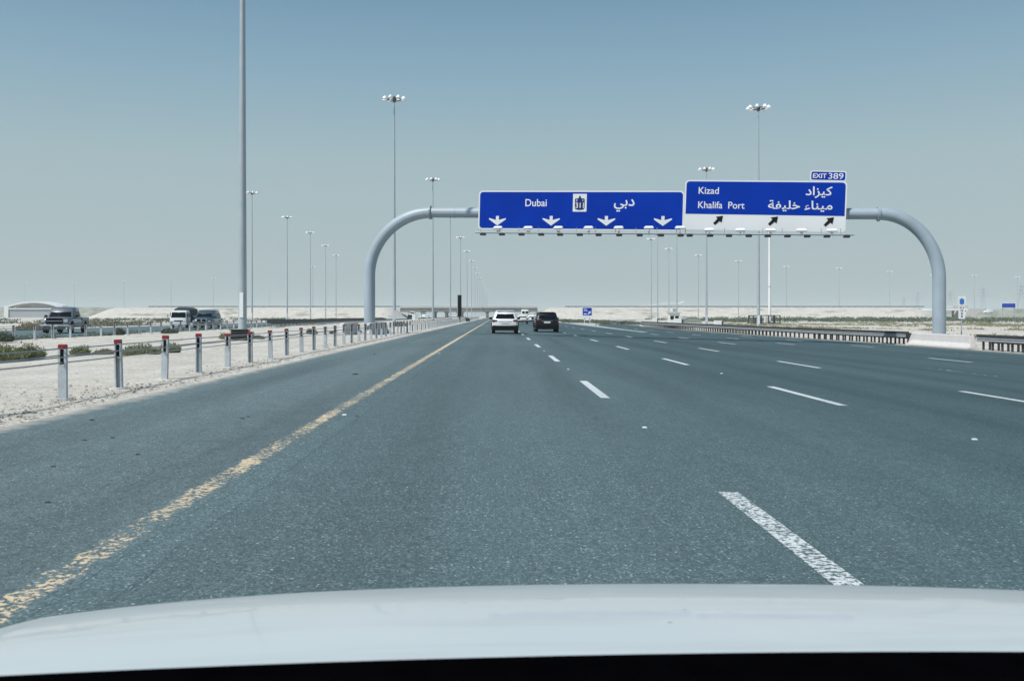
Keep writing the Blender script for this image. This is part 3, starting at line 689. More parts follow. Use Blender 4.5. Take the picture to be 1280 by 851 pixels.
# lighting bar, brackets and floodlights under the boards
(ua, za), (ub, zb) = G(600.5, 293.3), G(1062, 296.3)
MB().tube([(ua, -1.5, za), (ub, -1.5, zb)], 0.045, 8).build('light_bar', 'galv', gan, smooth=50)
MB().tube([(ua, -1.0, za+0.02), (ub, -1.0, zb+0.02)], 0.03, 8).build('light_bar', 'galv', gan, smooth=50)
def zbar(u): return za+(zb-za)*(u-ua)/(ub-ua)
brk = MB().box((0, -0.5, 0.15), (0.05, 1.05, 0.05)).box((0, 0.0, 0.22), (0.05, 0.06, 0.44)).box((0, -0.95, 0.05), (0.05, 0.05, 0.22)).mesh('bracket', 'galv')
lum = MB().loft([[(-0.28,-0.22,0),(0.28,-0.22,0),(0.28,0.16,0),(-0.28,0.16,0)], [(-0.30,-0.24,0.05),(0.30,-0.24,0.05),(0.30,0.18,0.12),(-0.30,0.18,0.12)], [(-0.24,-0.20,0.08),(0.24,-0.20,0.08),(0.22,0.12,0.20),(-0.22,0.12,0.20)]]).mesh('luminaire', 'lamp')
fl = MB().loft([[(-0.17,-0.12,-0.02),(0.17,-0.12,-0.02),(0.17,0.12,-0.05),(-0.17,0.12,-0.05)], [(-0.19,-0.14,0.06),(0.19,-0.14,0.06),(0.19,0.13,0.04),(-0.19,0.13,0.04)], [(-0.10,-0.06,0.13),(0.10,-0.06,0.13),(0.10,0.06,0.12),(-0.10,0.06,0.12)]]).mesh('floodlight', 'darksteel')
hang = MB().box((0, 0, 0.2), (0.035, 0.035, 0.42)).mesh('hanger', 'galv')
for i, xx in enumerate([627,664,701,738,775,812,850, 886,924,961,999,1036]):
    u, z = G(xx, 287.6 if xx < 856 else 290.2+(xx-886)*0.006)
    inst('bracket', brk, gan, (u, -0.55, zbar(u)-0.02)); inst('luminaire', lum, gan, (u, -1.25, z-0.05))
for i, xx in enumerate([610,633,657,681,704,728,751,776,801,827,851, 862,887,910,934,957,981,1005,1029,1053]):
    u = G(xx, 294)[0]; inst('floodlight', fl, gan, (u, -1.5, zbar(u)-0.12)); inst('hanger', hang, gan, (u-0.25, -1.0, zbar(u)))

# ------------------------------------------------------------------ high mast lamps
MH = 30.8
mast_proto = empty('lamp_mast', (0, 0, 0))
n = 14; MB().tube([(0, 0, z) for z in [0, 0.2, 2, 8, 16, 24, MH-0.6]], [0.30, 0.235, 0.225, 0.19, 0.15, 0.115, 0.085], 14).build('pole', 'mast', mast_proto, smooth=40)
MB().tube([(0, 0, 0), (0, 0, 0.06)], 0.42, 12).build('base_plate', 'galv', mast_proto)
MB().loft([[(-0.10,-0.262,0.7),(0.10,-0.262,0.7),(0.10,-0.14,0.7),(-0.10,-0.14,0.7)], [(-0.10,-0.262,1.9),(0.10,-0.262,1.9),(0.10,-0.14,1.9),(-0.10,-0.14,1.9)]]).build('access_door', 'lamp', mast_proto)
pts = [(0.95*math.cos(a), 0.95*math.sin(a), MH-0.35) for a in [2*math.pi*i/16 for i in range(17)]]
rg_ = MB().tube(pts, 0.05, 6, caps=False)
for i in range(3): a = 2*math.pi*i/3; rg_.box((0.5*math.cos(a), 0.5*math.sin(a), MH-0.35), (0.95, 0.07, 0.07), Matrix.Rotation(a, 3, 'Z'))
rg_.tube([(0, 0, MH-0.7), (0, 0, MH-0.15)], [0.22, 0.26], 10).tube([(0, 0, MH-0.15), (0, 0, MH+0.1)], [0.28, 0.08], 10); rg_.build('lamp_ring', 'darksteel', mast_proto, smooth=40)
lh = MB().loft([[(r*math.cos(2*math.pi*k/10), r*0.8*math.sin(2*math.pi*k/10), z) for k in range(10)] for r, z in ((0.32, -0.14), (0.37, -0.08), (0.32, 0.08), (0.18, 0.24), (0.07, 0.32))])
lens = lh.mesh('lamp_head', 'lamp', 40)
for i in range(8):
    a = 2*math.pi*(i+0.5)/8; inst('lamp_head', lens, mast_proto, (1.35*math.cos(a), 1.35*math.sin(a), MH-0.30), (0, 0, a))
KM = kid_map()
def mast(X, Y, z, label, group, first=[True], rot=0.0, sc=1.0):
    if first[0]: o = mast_proto; first[0] = False
    else: o = copy_tree(mast_proto, KM)
    o.location = (X, Y, z); o.rotation_euler.z = rot; o.scale = (sc, sc, 1); tag(o, label, 'lamp mast', group); return o
for k in range(18):
    Y = 50.5+74.2*k
    lab = ('thick near lamp mast rising out of the top of the picture beside the median' if k == 0 else f'tall lamp mast, {nth[k]} in the long row down the median')
    o = mast(-14.0, Y, zg(-14)+(0.33 if k == 0 else 0.0), lab, 'high lamp masts along the median', rot=k*0.9)
    if k == 0: o.scale.z = 1.13
MB_ = MB().loft([[(s*a, b*a, z) for s, b in ((-1,-1),(1,-1),(1,1),(-1,1))] for a, z in ((0.55, 0), (0.5, 0.34))])
o = MB_.build('mast_plinth', 'concrete', None, loc=(-14, 50.5, zg(-14)), bevel=0.02); tag(o, 'square concrete plinth under the thick near lamp mast', 'plinth')
SIDE = {
 'left': [(315,243),(359,273),(388,292),(407,308),(420,320)],
 'farleft': [(155,352),(214,350),(267,348),(31,355),(93,354),(337,362),(391,334)],
 'right': [(948,138),(883,214),(846,276),(822,294),(814,300),(836,312),(873,320),(923,327),(983,334),(1049,336),(1112,340),(1166,344),(1218,345),(1272,347)],
}
phr = {'left': ('beyond the oncoming road left of the gantry', 'masts beyond the oncoming carriageway'), 'farleft': ('far off behind the oncoming traffic at left', 'faint masts far behind the oncoming traffic'),
       'right': ('along the exit road at right', 'masts along the exit road')}
nmr = ['nearest and tallest', 'second tallest', 'third tallest', 'fourth tallest', 'fifth tallest', 'sixth tallest', 'seventh tallest', 'eighth tallest', 'ninth tallest', 'tenth tallest', 'eleventh tallest', 'twelfth tallest', 'thirteenth tallest', 'shortest and farthest']
for key, lst in SIDE.items():
    lst = sorted(lst, key=lambda t: t[1])
    for i, (x, y) in enumerate(lst):
        D = F*(MH-0.6+(-0.62 if key == 'right' else 0)-CH)/(CY-y); X = (x-CX)/F*D
        if key == 'farleft':
            lab = {155: 'faint distant lamp mast between the pickup truck and the small lorry', 214: 'faint distant lamp mast directly above the small lorry', 267: 'faint distant lamp mast above the blue grey off-roader',
                   31: 'faint distant lamp mast above the white arched hall', 93: 'faint distant lamp mast just right of the white arched hall', 337: 'tiny faint lamp mast right of the thick near mast', 391: 'faint lamp mast left of the curved gantry post, behind a nearer mast'}[x]
        else: lab = f'lamp mast, {nmr[i]} {phr[key][0]}'
        mast(X, D, zg(X), lab, phr[key][1], rot=i*0.7)

# ------------------------------------------------------------------ vehicles
wheel_cache = {}
def wheel_meshes(r, w):
    if (r, w) in wheel_cache: return wheel_cache[(r, w)]
    def ring(rad, x, n=24): return [(x, rad*math.cos(2*math.pi*k/n), rad*math.sin(2*math.pi*k/n)) for k in range(n)]
    t = MB().loft([ring(r*0.62, -w/2), ring(r*0.95, -w/2), ring(r, -w*0.36), ring(r, w*0.36), ring(r*0.95, w/2), ring(r*0.62, w/2)], caps=True).mesh('tyre', 'tyre', 40)
    rm = MB()
    for s in (-1, 1):
        rm.loft([ring(r*0.64, s*(w/2+0.004)), ring(r*0.58, s*(w/2+0.012)), ring(r*0.52, s*(w/2-0.02))], caps=False)
        rm.loft([ring(r*0.16, s*(w/2-0.0)), ring(r*0.12, s*(w/2+0.02))])
        for k in range(6):
            a = k*math.pi/3; rm.box((s*(w/2+0.004), 0.36*r*math.cos(a), 0.36*r*math.sin(a)), (0.02, 0.5*r, 0.10*r), Matrix.Rotation(a, 3, 'X'))
    rm = rm.mesh('rim', 'rim'); wheel_cache[(r, w)] = (t, rm); return t, rm
def add_wheels(root, r, w, xs_, ys_):
    t, rm = wheel_meshes(r, w)
    for y in ys_:
        for s in (-1, 1):
            p = inst('wheel', t, root, (s*xs_, y, r)); inst('rim', rm, p)
def body_section(y, w, zb, zm, zs, zt, crown=0.02, tuck=0.06):
    """closed ring at station y: half width w, bottom zb, widest at zm, shoulder zs, top zt"""
    L = [(-w+tuck, zb), (-w, zb+0.10), (-w-0.0, zm), (-w+0.025, zs), (-w+0.13, zt-0.015), (-w*0.5, zt+crown*0.7), (0, zt+crown)]
    pts = L+[(-a, b) for a, b in reversed(L[:-1])]
    return [(a, y, b) for a, b in pts]
def greenhouse(root, mat, W_, z0, z1, yb0, yb1, yt0, yt1, inset=0.20, roof_w=None, glass=True, wrap=0.07, pillars=(0.5,), rear_glass=(0.12, 0.86)):
    """W_ half width at the belt; yb* belt y (rear, front), yt* roof y"""
    wt = roof_w or W_-inset
    lev = []
    for f in (0, 0.5, 0.85, 1.0):
        w = W_+(wt-W_)*f; ya = yb0+(yt0-yb0)*f; yb = yb1+(yt1-yb1)*f; z = z0+(z1-z0)*(f if f < 1 else 1); r = 0.10
        if f == 1.0: w -= 0.06; ya += 0.06; yb -= 0.10
        if f == 0.85: z = z0+(z1-z0)*0.90
        lev.append([(-w, ya+r, z), (-w+r, ya, z), (0, ya-0.03, z), (w-r, ya, z), (w, ya+r, z), (w, (ya+yb)/2, z), (w, yb-r, z), (w-r, yb, z), (0, yb+0.05, z), (-w+r, yb, z), (-w, yb-r, z), (-w, (ya+yb)/2, z)])
    top = [(a*0.6, (yt0+yt1)/2+(b-(yt0+yt1)/2)*0.6, z1+0.025) for a, b, c in lev[-1]]
    MB().loft(lev+[top]).build('cabin', mat, root, smooth=50)
    def P(side, f, g):      # point on the glasshouse skin; f height 0..1, g along
        w = W_+(wt-W_)*f; ya = yb0+(yt0-yb0)*f; yb = yb1+(yt1-yb1)*f; z = z0+(z1-z0)*f*0.97
        if side in 'LR': s = -1 if side == 'L' else 1; return Vector((s*(w+0.006), ya+(yb-ya)*g, z))
        if side == 'B': return Vector((-w+2*w*g, ya-0.012-0.03*(1-abs(2*g-1)), z))
        return Vector((-w+2*w*g, yb+0.012+0.05*(1-abs(2*g-1)), z))
    def pane(name, side, f0, f1, g0, g1):
        m = MB(); a = [P(side, f0, g0), P(side, f0, (g0+g1)/2), P(side, f0, g1)]; b = [P(side, f1, g0+0.02*(1 if g0 > 0 else 0)), P(side, f1, (g0+g1)/2), P(side, f1, g1)]
        d = {'L': Vector((0.02, 0, 0)), 'R': Vector((-0.02, 0, 0)), 'B': Vector((0, 0.02, 0)), 'F': Vector((0, -0.02, 0))}[side]
        m.loft([a+[p+d for p in reversed(a)], b+[p+d for p in reversed(b)]]); m.build(name, 'glass', root)
    pane('windscreen', 'F', 0.05, 0.86, 0.07, 0.93); pane('rear_window', 'B', rear_glass[0], rear_glass[1], 0.10, 0.90)
    g = [0.08]+[p for p in pillars]+[0.93]
    for s in 'LR':
        for a, b in zip(g, g[1:]): pane('side_window', s, 0.08, 0.82, a+0.015, b-0.015)
def lights(root, name, mat, x, y, z, sx_, sz_, sy_=0.05):
    for s in (-1, 1):
        q = [(s*(x-sx_/2), z-sz_*0.35), (s*(x+sx_/2), z-sz_*0.5), (s*(x+sx_/2), z+sz_*0.5), (s*(x-sx_/2), z+sz_*0.25)]
        MB().prism(q, y-sy_/2, y+sy_/2).build(name, mat, root, bevel=0.01)
def mirrors(root, mat, W_, y, z):
    for s in (-1, 1):
        MB().loft([[(s*W_, y-0.05, z-0.03), (s*W_, y+0.05, z-0.03), (s*W_, y+0.05, z+0.03), (s*W_, y-0.05, z+0.03)],
                   [(s*(W_+0.10), y-0.07, z-0.07), (s*(W_+0.10), y+0.05, z-0.07), (s*(W_+0.10), y+0.05, z+0.10), (s*(W_+0.10), y-0.07, z+0.10)],
                   [(s*(W_+0.24), y-0.06, z-0.06), (s*(W_+0.24), y+0.03, z-0.06), (s*(W_+0.24), y+0.03, z+0.08), (s*(W_+0.24), y-0.06, z+0.08)]]).build('mirror', mat, root, bevel=0.01)

def suv(loc, rz, label, paint, W_=0.93, L=4.6, H=1.66, zbelt=1.02, lower='black', kind='suv', rwheel=0.36, rear_detail=True, mirror='black', inset=0.19):
    root = empty('car', loc, rz); tag(root, label, 'car')
    y0, y1 = -L/2, L/2        # +y is the front
    st = [(y0, W_-0.16, 0.50, 0.70, 0.80, 0.90), (y0+0.05, W_-0.06, 0.40, 0.68, 0.86, 0.99), (y0+0.18, W_-0.015, 0.34, 0.65, 0.93, zbelt), (y0+0.7, W_, 0.30, 0.62, 0.93, zbelt),
          (0, W_, 0.28, 0.62, 0.90, zbelt-0.02), (y1-1.15, W_, 0.28, 0.62, 0.88, zbelt-0.03), (y1-0.5, W_-0.03, 0.30, 0.60, 0.82, zbelt-0.12), (y1-0.12, W_-0.12, 0.34, 0.56, 0.74, zbelt-0.22), (y1, W_-0.22, 0.42, 0.52, 0.62, zbelt-0.34)]
    MB().loft([body_section(*s) for s in st]).build('body', paint, root, smooth=55)
    greenhouse(root, paint, W_-0.035, zbelt-0.03, H, y0+0.16, y1-1.05, y0+0.55, y1-1.95, inset=inset, pillars=(0.30, 0.60))
    # rear bumper in dark plastic, sill and arches
    MB().loft([[(a, y, z) for a, z in ((-w, 0.24), (w, 0.24), (w+0.02, 0.40), (w*0.97, t), (w*0.62, t-0.02), (-w*0.62, t-0.02), (-w*0.97, t), (-w-0.02, 0.40))] for y, w, t in ((y0-0.05, W_-0.12, 0.58), (y0+0.02, W_-0.03, 0.60), (y0+0.30, W_+0.005, 0.58))]).build('rear_bumper', lower, root, bevel=0.02)
    MB().loft([[(a, y, z) for a, z in ((-w, 0.24), (w, 0.24), (w+0.02, 0.34), (w, 0.46), (-w, 0.46), (-w-0.02, 0.34))] for y, w in ((y1-0.55, W_+0.0), (y1-0.1, W_-0.10), (y1+0.03, W_-0.24))]).build('front_bumper', lower, root, bevel=0.02)
    for s in (-1, 1): MB().box((s*(W_+0.002), 0, 0.33), (0.03, L-2.0, 0.14)).build('sill', lower, root, bevel=0.01)
    for s in (-1, 1):
        for y in (y0+0.88, y1-0.88):
            pts = [(s*(W_+0.004), y+0.42*math.cos(a), rwheel+0.42*math.sin(a)) for a in [math.pi*i/12 for i in range(13)]]
            MB().tube(pts, 0.04, 6).build('wheel_arch', lower, root, smooth=50)
            MB().prism([(y+0.40*math.cos(a), rwheel+0.40*math.sin(a)) for a in [math.pi*i/12-0.0 for i in range(13)]], s*(W_-0.26), s*(W_+0.006), 'yz').build('wheel_well', 'black', root)
    add_wheels(root, rwheel, 0.24, W_-0.11, (y0+0.88, y1-0.88))
    lights(root, 'tail_light', 'taillight', W_-0.20, y0+0.03, 0.93, 0.34, 0.15, 0.10)
    lights(root, 'headlight', 'headlight', W_-0.26, y1-0.08, 0.70, 0.34, 0.15, 0.14)
    MB().box((0, y0-0.01, 0.80), (0.52, 0.03, 0.12)).build('number_plate', 'signwhite', root)
    MB().box((0, y0+0.0, 0.90), (0.9, 0.05, 0.03)).build('tailgate_trim', 'chrome' if paint == 'carblack' else paint, root)
    MB().loft([[(-0.58, y0+0.42, H-0.03), (0.58, y0+0.42, H-0.03), (0.56, y0+0.42, H+0.0), (-0.56, y0+0.42, H+0.0)], [(-0.62, y0+0.75, H-0.01), (0.62, y0+0.75, H-0.01), (0.60, y0+0.75, H+0.03), (-0.60, y0+0.75, H+0.03)]]).build('roof_spoiler', paint, root)
    MB().box((0, y1-0.02, 0.60), (1.0, 0.06, 0.18)).build('grille', 'black', root, bevel=0.02)
    mirrors(root, mirror, W_-0.03, y1-1.45, zbelt+0.05)
    return root
def rear_at(x, ybase, D):       # ground point of a vehicle's rear
    X = (x-CX)/F*D; return Vector((X, D, zroad(X)))
p = rear_at(631.3, 417, 65); suv((p.x, p.y+2.3, p.z), 0, 'white crossover car with black lower bumper driving ahead, seen from behind', 'carwhite', W_=0.93, H=1.64, mirror='black', inset=0.25)
p = rear_at(684, 414.5, 74.6); suv((p.x, p.y+2.35, p.z), 0, 'black boxy estate car in the lane right of the white crossover', 'carblack', W_=0.95, L=4.7, H=1.62, zbelt=1.04, lower='black')
def sedan(loc, rz, label, paint, W_=0.88, L=4.6, H=1.45):
    root = empty('car', loc, rz); tag(root, label, 'car'); y0, y1 = -L/2, L/2; zb = 0.92
    st = [(y0, W_-0.15, 0.46, 0.60, 0.76, 0.90), (y0+0.12, W_-0.03, 0.32, 0.58, 0.80, 0.98), (y0+0.7, W_, 0.28, 0.56, 0.82, 0.98), (0, W_, 0.26, 0.56, 0.82, zb), (y1-1.3, W_, 0.26, 0.56, 0.80, zb-0.04), (y1-0.3, W_-0.08, 0.28, 0.52, 0.66, 0.76), (y1, W_-0.2, 0.36, 0.48, 0.56, 0.62)]
    MB().loft([body_section(*s) for s in st]).build('body', paint, root, smooth=55)
    greenhouse(root, paint, W_-0.04, zb-0.02, H, y0+0.55, y1-1.2, y0+1.25, y1-2.05, inset=0.2, pillars=(0.5,))
    MB().box((0, y0-0.02, 0.40), (2*W_-0.2, 0.12, 0.24)).build('rear_bumper', 'black', root, bevel=0.03)
    add_wheels(root, 0.33, 0.22, W_-0.11, (y0+0.95, y1-0.9))
    lights(root, 'tail_light', 'taillight', W_-0.2, y0+0.01, 0.83, 0.3, 0.14, 0.08); lights(root, 'headlight', 'headlight', W_-0.25, y1-0.06, 0.60, 0.3, 0.13, 0.1)
    MB().box((0, y0-0.01, 0.72), (0.5, 0.03, 0.11)).build('number_plate', 'signwhite', root); mirrors(root, paint, W_-0.02, y1-1.5, zb+0.04); return root
p = rear_at(653, 404, 150); sedan((p.x, p.y, p.z), 0, 'distant white saloon car just right of the white crossover', 'carcream')
p = rear_at(664.5, 403.5, 168); sedan((p.x, p.y, p.z), 0, 'distant white saloon car close to the black estate car', 'carwhite')
def van(loc, rz, label, name='van', H=2.4, L=5.6, W_=0.98, paint='carwhite', cat='van'):
    root = empty(name, loc, rz); tag(root, label, cat); y0, y1 = -L/2, L/2
    st = [(y0, W_-0.06, 0.5, 1.1, 1.5, H-0.08), (y0+0.06, W_, 0.42, 1.1, 1.6, H), (y1-2.0, W_, 0.40, 1.1, 1.6, H), (y1-1.5, W_, 0.38, 1.0, 1.4, H-0.15), (y1-0.9, W_-0.02, 0.36, 0.9, 1.1, 1.35), (y1-0.1, W_-0.08, 0.36, 0.7, 0.9, 1.05), (y1, W_-0.14, 0.42, 0.6, 0.8, 0.95)]
    MB().loft([body_section(*s) for s in st]).build('body', paint, root, smooth=50)
    for s in (-1, 1): MB().box((s*0.42, y0-0.005, H-0.75), (0.66, 0.03, 0.6)).build('rear_window', 'glass', root, bevel=0.02)
    q = [(-0.8, y1-1.02, 1.42), (0.8, y1-1.02, 1.42), (0.72, y1-1.44, H-0.22), (-0.72, y1-1.44, H-0.22)]
    MB().add([(a, b+0.03, c+0.03) for a, b, c in q]+[(a, b-0.04, c-0.02) for a, b, c in q], [(0,1,2,3),(7,6,5,4),(0,4,5,1),(1,5,6,2),(2,6,7,3),(3,7,4,0)]).build('windscreen', 'glass', root)
    MB().box((0, y0-0.03, 0.42), (1.8, 0.12, 0.2)).build('rear_bumper', 'black', root, bevel=0.03)
    add_wheels(root, 0.36, 0.22, W_-0.12, (y0+1.0, y1-0.95)); lights(root, 'tail_light', 'taillight', W_-0.12, y0, 1.0, 0.14, 0.4, 0.05); return root
p = rear_at(656, 401, 235); van((p.x, p.y, p.z), 0, 'tall white van far ahead above the distant white saloon', H=2.9)
p = rear_at(641, 401, 255); van((p.x, p.y, p.z), 0, 'small far white van partly hidden by the white crossover', H=2.1)

# oncoming vehicles (they drive towards -y)
def pickup(loc, rz, label):
    root = empty('pickup_truck', loc, rz); tag(root, label, 'pickup truck'); W_ = 0.98; L = 5.6; y0, y1 = -L/2, L/2
    st = [(y0+1.95, W_-0.02, 0.42, 0.75, 1.02, 1.14), (y0+2.1, W_, 0.42, 0.75, 1.02, 1.16), (y1-1.5, W_, 0.42, 0.76, 1.03, 1.16), (y1-1.2, W_, 0.44, 0.78, 1.04, 1.20), (y1-0.35, W_-0.03, 0.48, 0.78, 1.02, 1.16), (y1-0.08, W_-0.10, 0.52, 0.76, 0.98, 1.08), (y1, W_-0.20, 0.56, 0.74, 0.92, 1.0)]
    MB().loft([body_section(*s) for s in st]).build('body', 'cargrey', root, smooth=55)
    greenhouse(root, 'cargrey', W_-0.05, 1.13, 1.92, y0+1.98, y1-1.35, y0+2.2, y1-2.05, inset=0.17, pillars=(0.45,))
    b = MB()
    for s in (-1, 1): b.box((s*(W_-0.05), y0+0.97, 0.86), (0.10, 1.92, 0.60))
    b.box((0, y0+0.05, 0.86), (2*W_-0.2, 0.08, 0.60)).box((0, y0+0.97, 0.58), (2*W_-0.2, 1.92, 0.06)); b.build('cargo_bed', 'cargrey', root, bevel=0.02)
    gr = MB().prism(rrect(1.18, 0.42, 0.12), y1-0.04, y1+0.03).build('grille', 'black', root); gr.location.z = 0.90
    MB().box((0, 0, 0.0), (1.1, 0.02, 0.035)).build('grille_bar', 'chrome', gr, loc=(0, y1+0.035, 0))
    MB().loft([[(a, y, z) for a, z in ((-w, 0.50), (w, 0.50), (w, 0.66), (-w, 0.66))] for y, w in ((y1-0.25, W_+0.01), (y1+0.02, W_-0.03), (y1+0.12, W_-0.25))]).build('front_bumper', 'chrome', root, bevel=0.03)
    MB().box((0, y1-0.1, 0.40), (1.4, 0.3, 0.16)).build('skid_plate', 'black', root)
    MB().box((0, y1+0.13, 0.56), (0.5, 0.02, 0.12)).build('number_plate', 'signwhite', root)
    lights(root, 'headlight', 'headlight', W_-0.22, y1-0.05, 0.92, 0.28, 0.24, 0.14)
    for s in (-1, 1):
        for y in (y0+1.05, y1-1.0):
            MB().prism([(y+0.50*math.cos(a), 0.42+0.50*math.sin(a)) for a in [math.pi*i/12 for i in range(13)]], s*(W_-0.3), s*(W_+0.004), 'yz').build('wheel_well', 'black', root)
    add_wheels(root, 0.42, 0.28, W_-0.12, (y0+1.05, y1-1.0)); mirrors(root, 'black', W_-0.02, y1-1.75, 1.25); return root
px_ = -31.75
pk = pickup((px_, 65+2.6, 0.006), math.pi+R(8), 'dark grey pickup truck with chrome bumper oncoming at the far left')
def blob(name, label, cat, pos, s, mat, seed, group=None):
    rnd = random.Random(seed); bm = bmesh.new(); bmesh.ops.create_icosphere(bm, subdivisions=2, radius=1)
    for v in bm.verts:
        d = noise.noise(v.co*1.7+Vector((seed, 0, 0)))*0.28; v.co *= 1+d
        v.co = Vector((v.co.x*s[0], v.co.y*s[1], max(v.co.z, -0.55)*s[2]))
    me = bpy.data.meshes.new(name); bm.to_mesh(me); bm.free(); me.materials.append(M[mat])
    for q in me.polygons: q.use_smooth = True
    o = bpy.data.objects.new(name, me); COL.objects.link(o); o.location = pos; tag(o, label, cat, group); return o
pk.scale = (0.98, 0.86, 0.98)
for i, (dx, dy) in enumerate(((-0.75, 3.6), (-0.0, 3.75), (-0.45, 4.25))):
    blob('sack', ['white sack in the pickup bed behind the cab, driver side', 'white sack in the pickup bed, kerb side', 'white sack at the back of the pickup bed'][i], 'sack', (px_+dx, 65+dy, 0.006+0.61+0.33), (0.42, 0.4, 0.6), 'bag', i, 'sacks in the pickup bed')

su = suv((-29.15, 90+2.4, 0.006), math.pi+R(4), 'blue grey off-road car oncoming beside the small white lorry', 'carblue', W_=0.94, L=4.75, H=1.82, zbelt=1.12, rwheel=0.39, mirror='carblue', lower='cargrey')
su.name = 'car'
for s in (-1, 1):
    MB().prism(rrect(0.36, 0.26, 0.06, s*0.24, 0.80), 2.375-0.02, 2.375+0.05).build('grille_opening', 'black', su)
MB().box((0, 2.375+0.0, 0.80), (1.0, 0.07, 0.34)).build('grille_surround', 'chrome', su, bevel=0.03)
def lorry(loc, rz, label):
    root = empty('lorry', loc, rz); tag(root, label, 'lorry'); y0, y1 = -2.6, 2.6; W_ = 0.90
    st = [(y1-1.55, W_, 0.50, 1.0, 1.3, 2.05), (y1-0.55, W_, 0.48, 1.0, 1.25, 2.05), (y1-0.28, W_-0.01, 0.46, 0.95, 1.15, 1.95), (y1-0.05, W_-0.03, 0.44, 0.85, 1.05, 1.22), (y1, W_-0.07, 0.46, 0.75, 0.95, 1.12)]
    MB().loft([body_section(*s) for s in st]).build('cab', 'carwhite', root, smooth=50)
    q = [(-0.74, y1-0.06, 1.24), (0.74, y1-0.06, 1.24), (0.70, y1-0.27, 1.84), (-0.70, y1-0.27, 1.84)]
    MB().add([(a, b+0.03, c) for a, b, c in q]+[(a, b-0.06, c) for a, b, c in q], [(0,1,2,3),(7,6,5,4),(0,4,5,1),(1,5,6,2),(2,6,7,3),(3,7,4,0)]).build('windscreen', 'glass', root)
    for s in (-1, 1):
        MB().box((s*(W_+0.002), y1-0.75, 1.55), (0.03, 0.75, 0.5)).build('side_window', 'glass', root, bevel=0.02)
        MB().box((s*(W_+0.18), y1-0.15, 1.45), (0.06, 0.1, 0.34)).build('mirror', 'black', root, bevel=0.02)
    MB().box((0, y1+0.02, 0.52), (1.74, 0.12, 0.22)).build('front_bumper', 'carwhite', root, bevel=0.03)
    MB().box((0, y1+0.01, 0.86), (0.9, 0.05, 0.10)).build('grille', 'black', root); lights(root, 'headlight', 'headlight', 0.68, y1+0.02, 0.78, 0.24, 0.18, 0.08)
    MB().box((0, -0.9, 0.72), (1.8, 3.5, 0.16)).build('cargo_bed', 'darksteel', root)
    c = MB(); c.loft([[(x, y, z) for x, z in ((-0.92, 0.82), (-0.95, 1.5), (-0.82, 2.22), (-0.4, 2.45), (0.4, 2.45), (0.82, 2.22), (0.95, 1.5), (0.92, 0.82))] for y in (-2.6, 0.85)]); c.build('tarpaulin_cover', 'tarp', root, bevel=0.04)
    add_wheels(root, 0.38, 0.24, W_-0.14, (-1.5, 1.9)); return root
lo = lorry((-31.75, 90.6+2.6, 0.006), math.pi+R(5), 'small white lorry with dark covered load oncoming beside the off-road car'); lo.scale = (0.95, 0.9, 0.86)
# far oncoming vehicles under the bridge
van((-30.5, 330, 0.01), math.pi, 'far white van on the oncoming road, left of the dark upright panel', H=2.6)
van((-33.5, 420, 0.01), math.pi, 'very distant pale van on the oncoming road under the bridge', H=2.2)
for i, (x, D, c) in enumerate(((548, 290, 'carblack'), (562, 360, 'carwhite'), (590, 520, 'carcream'))):
    X = (x-CX)/F*D; X = min(-27.5, X) if i < 2 else -27.8
    sedan((X if i < 2 else -28, D, 0.01), math.pi, ['far black car on the oncoming road near the bridge', 'far white car on the oncoming road by the dark upright panel', 'tiny pale car on the oncoming road beyond the bridge'][i], c)

# ------------------------------------------------------------------ the car we ride in
own = empty('car', (0.30, 0, 0)); tag(own, 'pearl white car whose bonnet fills the bottom of the picture', 'car')
def hood_z(dx, y):
    ys_ = y
    z = 0.943-0.03*(ys_-1)-0.261*(ys_-1)**2
    if ys_ > 1.6: z -= 0.9*(ys_-1.6)**2.2
    return z-0.03*dx*dx-0.02*dx**4
rings = []
for j in range(31):
    y = 0.90+1.12*j/30; ring = []
    for i in range(41):
        dx = -0.99+1.98*i/40; yy = y-(0.13*dx*dx)*max(0, j/30-0.6)*2.5; ring.append((dx, yy, hood_z(dx, yy)))
    rings.append(ring)
m = MB(); m.loft(rings, caps=False, closed=False)
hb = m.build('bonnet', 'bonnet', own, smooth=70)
sd = hb.modifiers.new('thick', 'SOLIDIFY'); sd.thickness = 0.012; sd.offset = -1
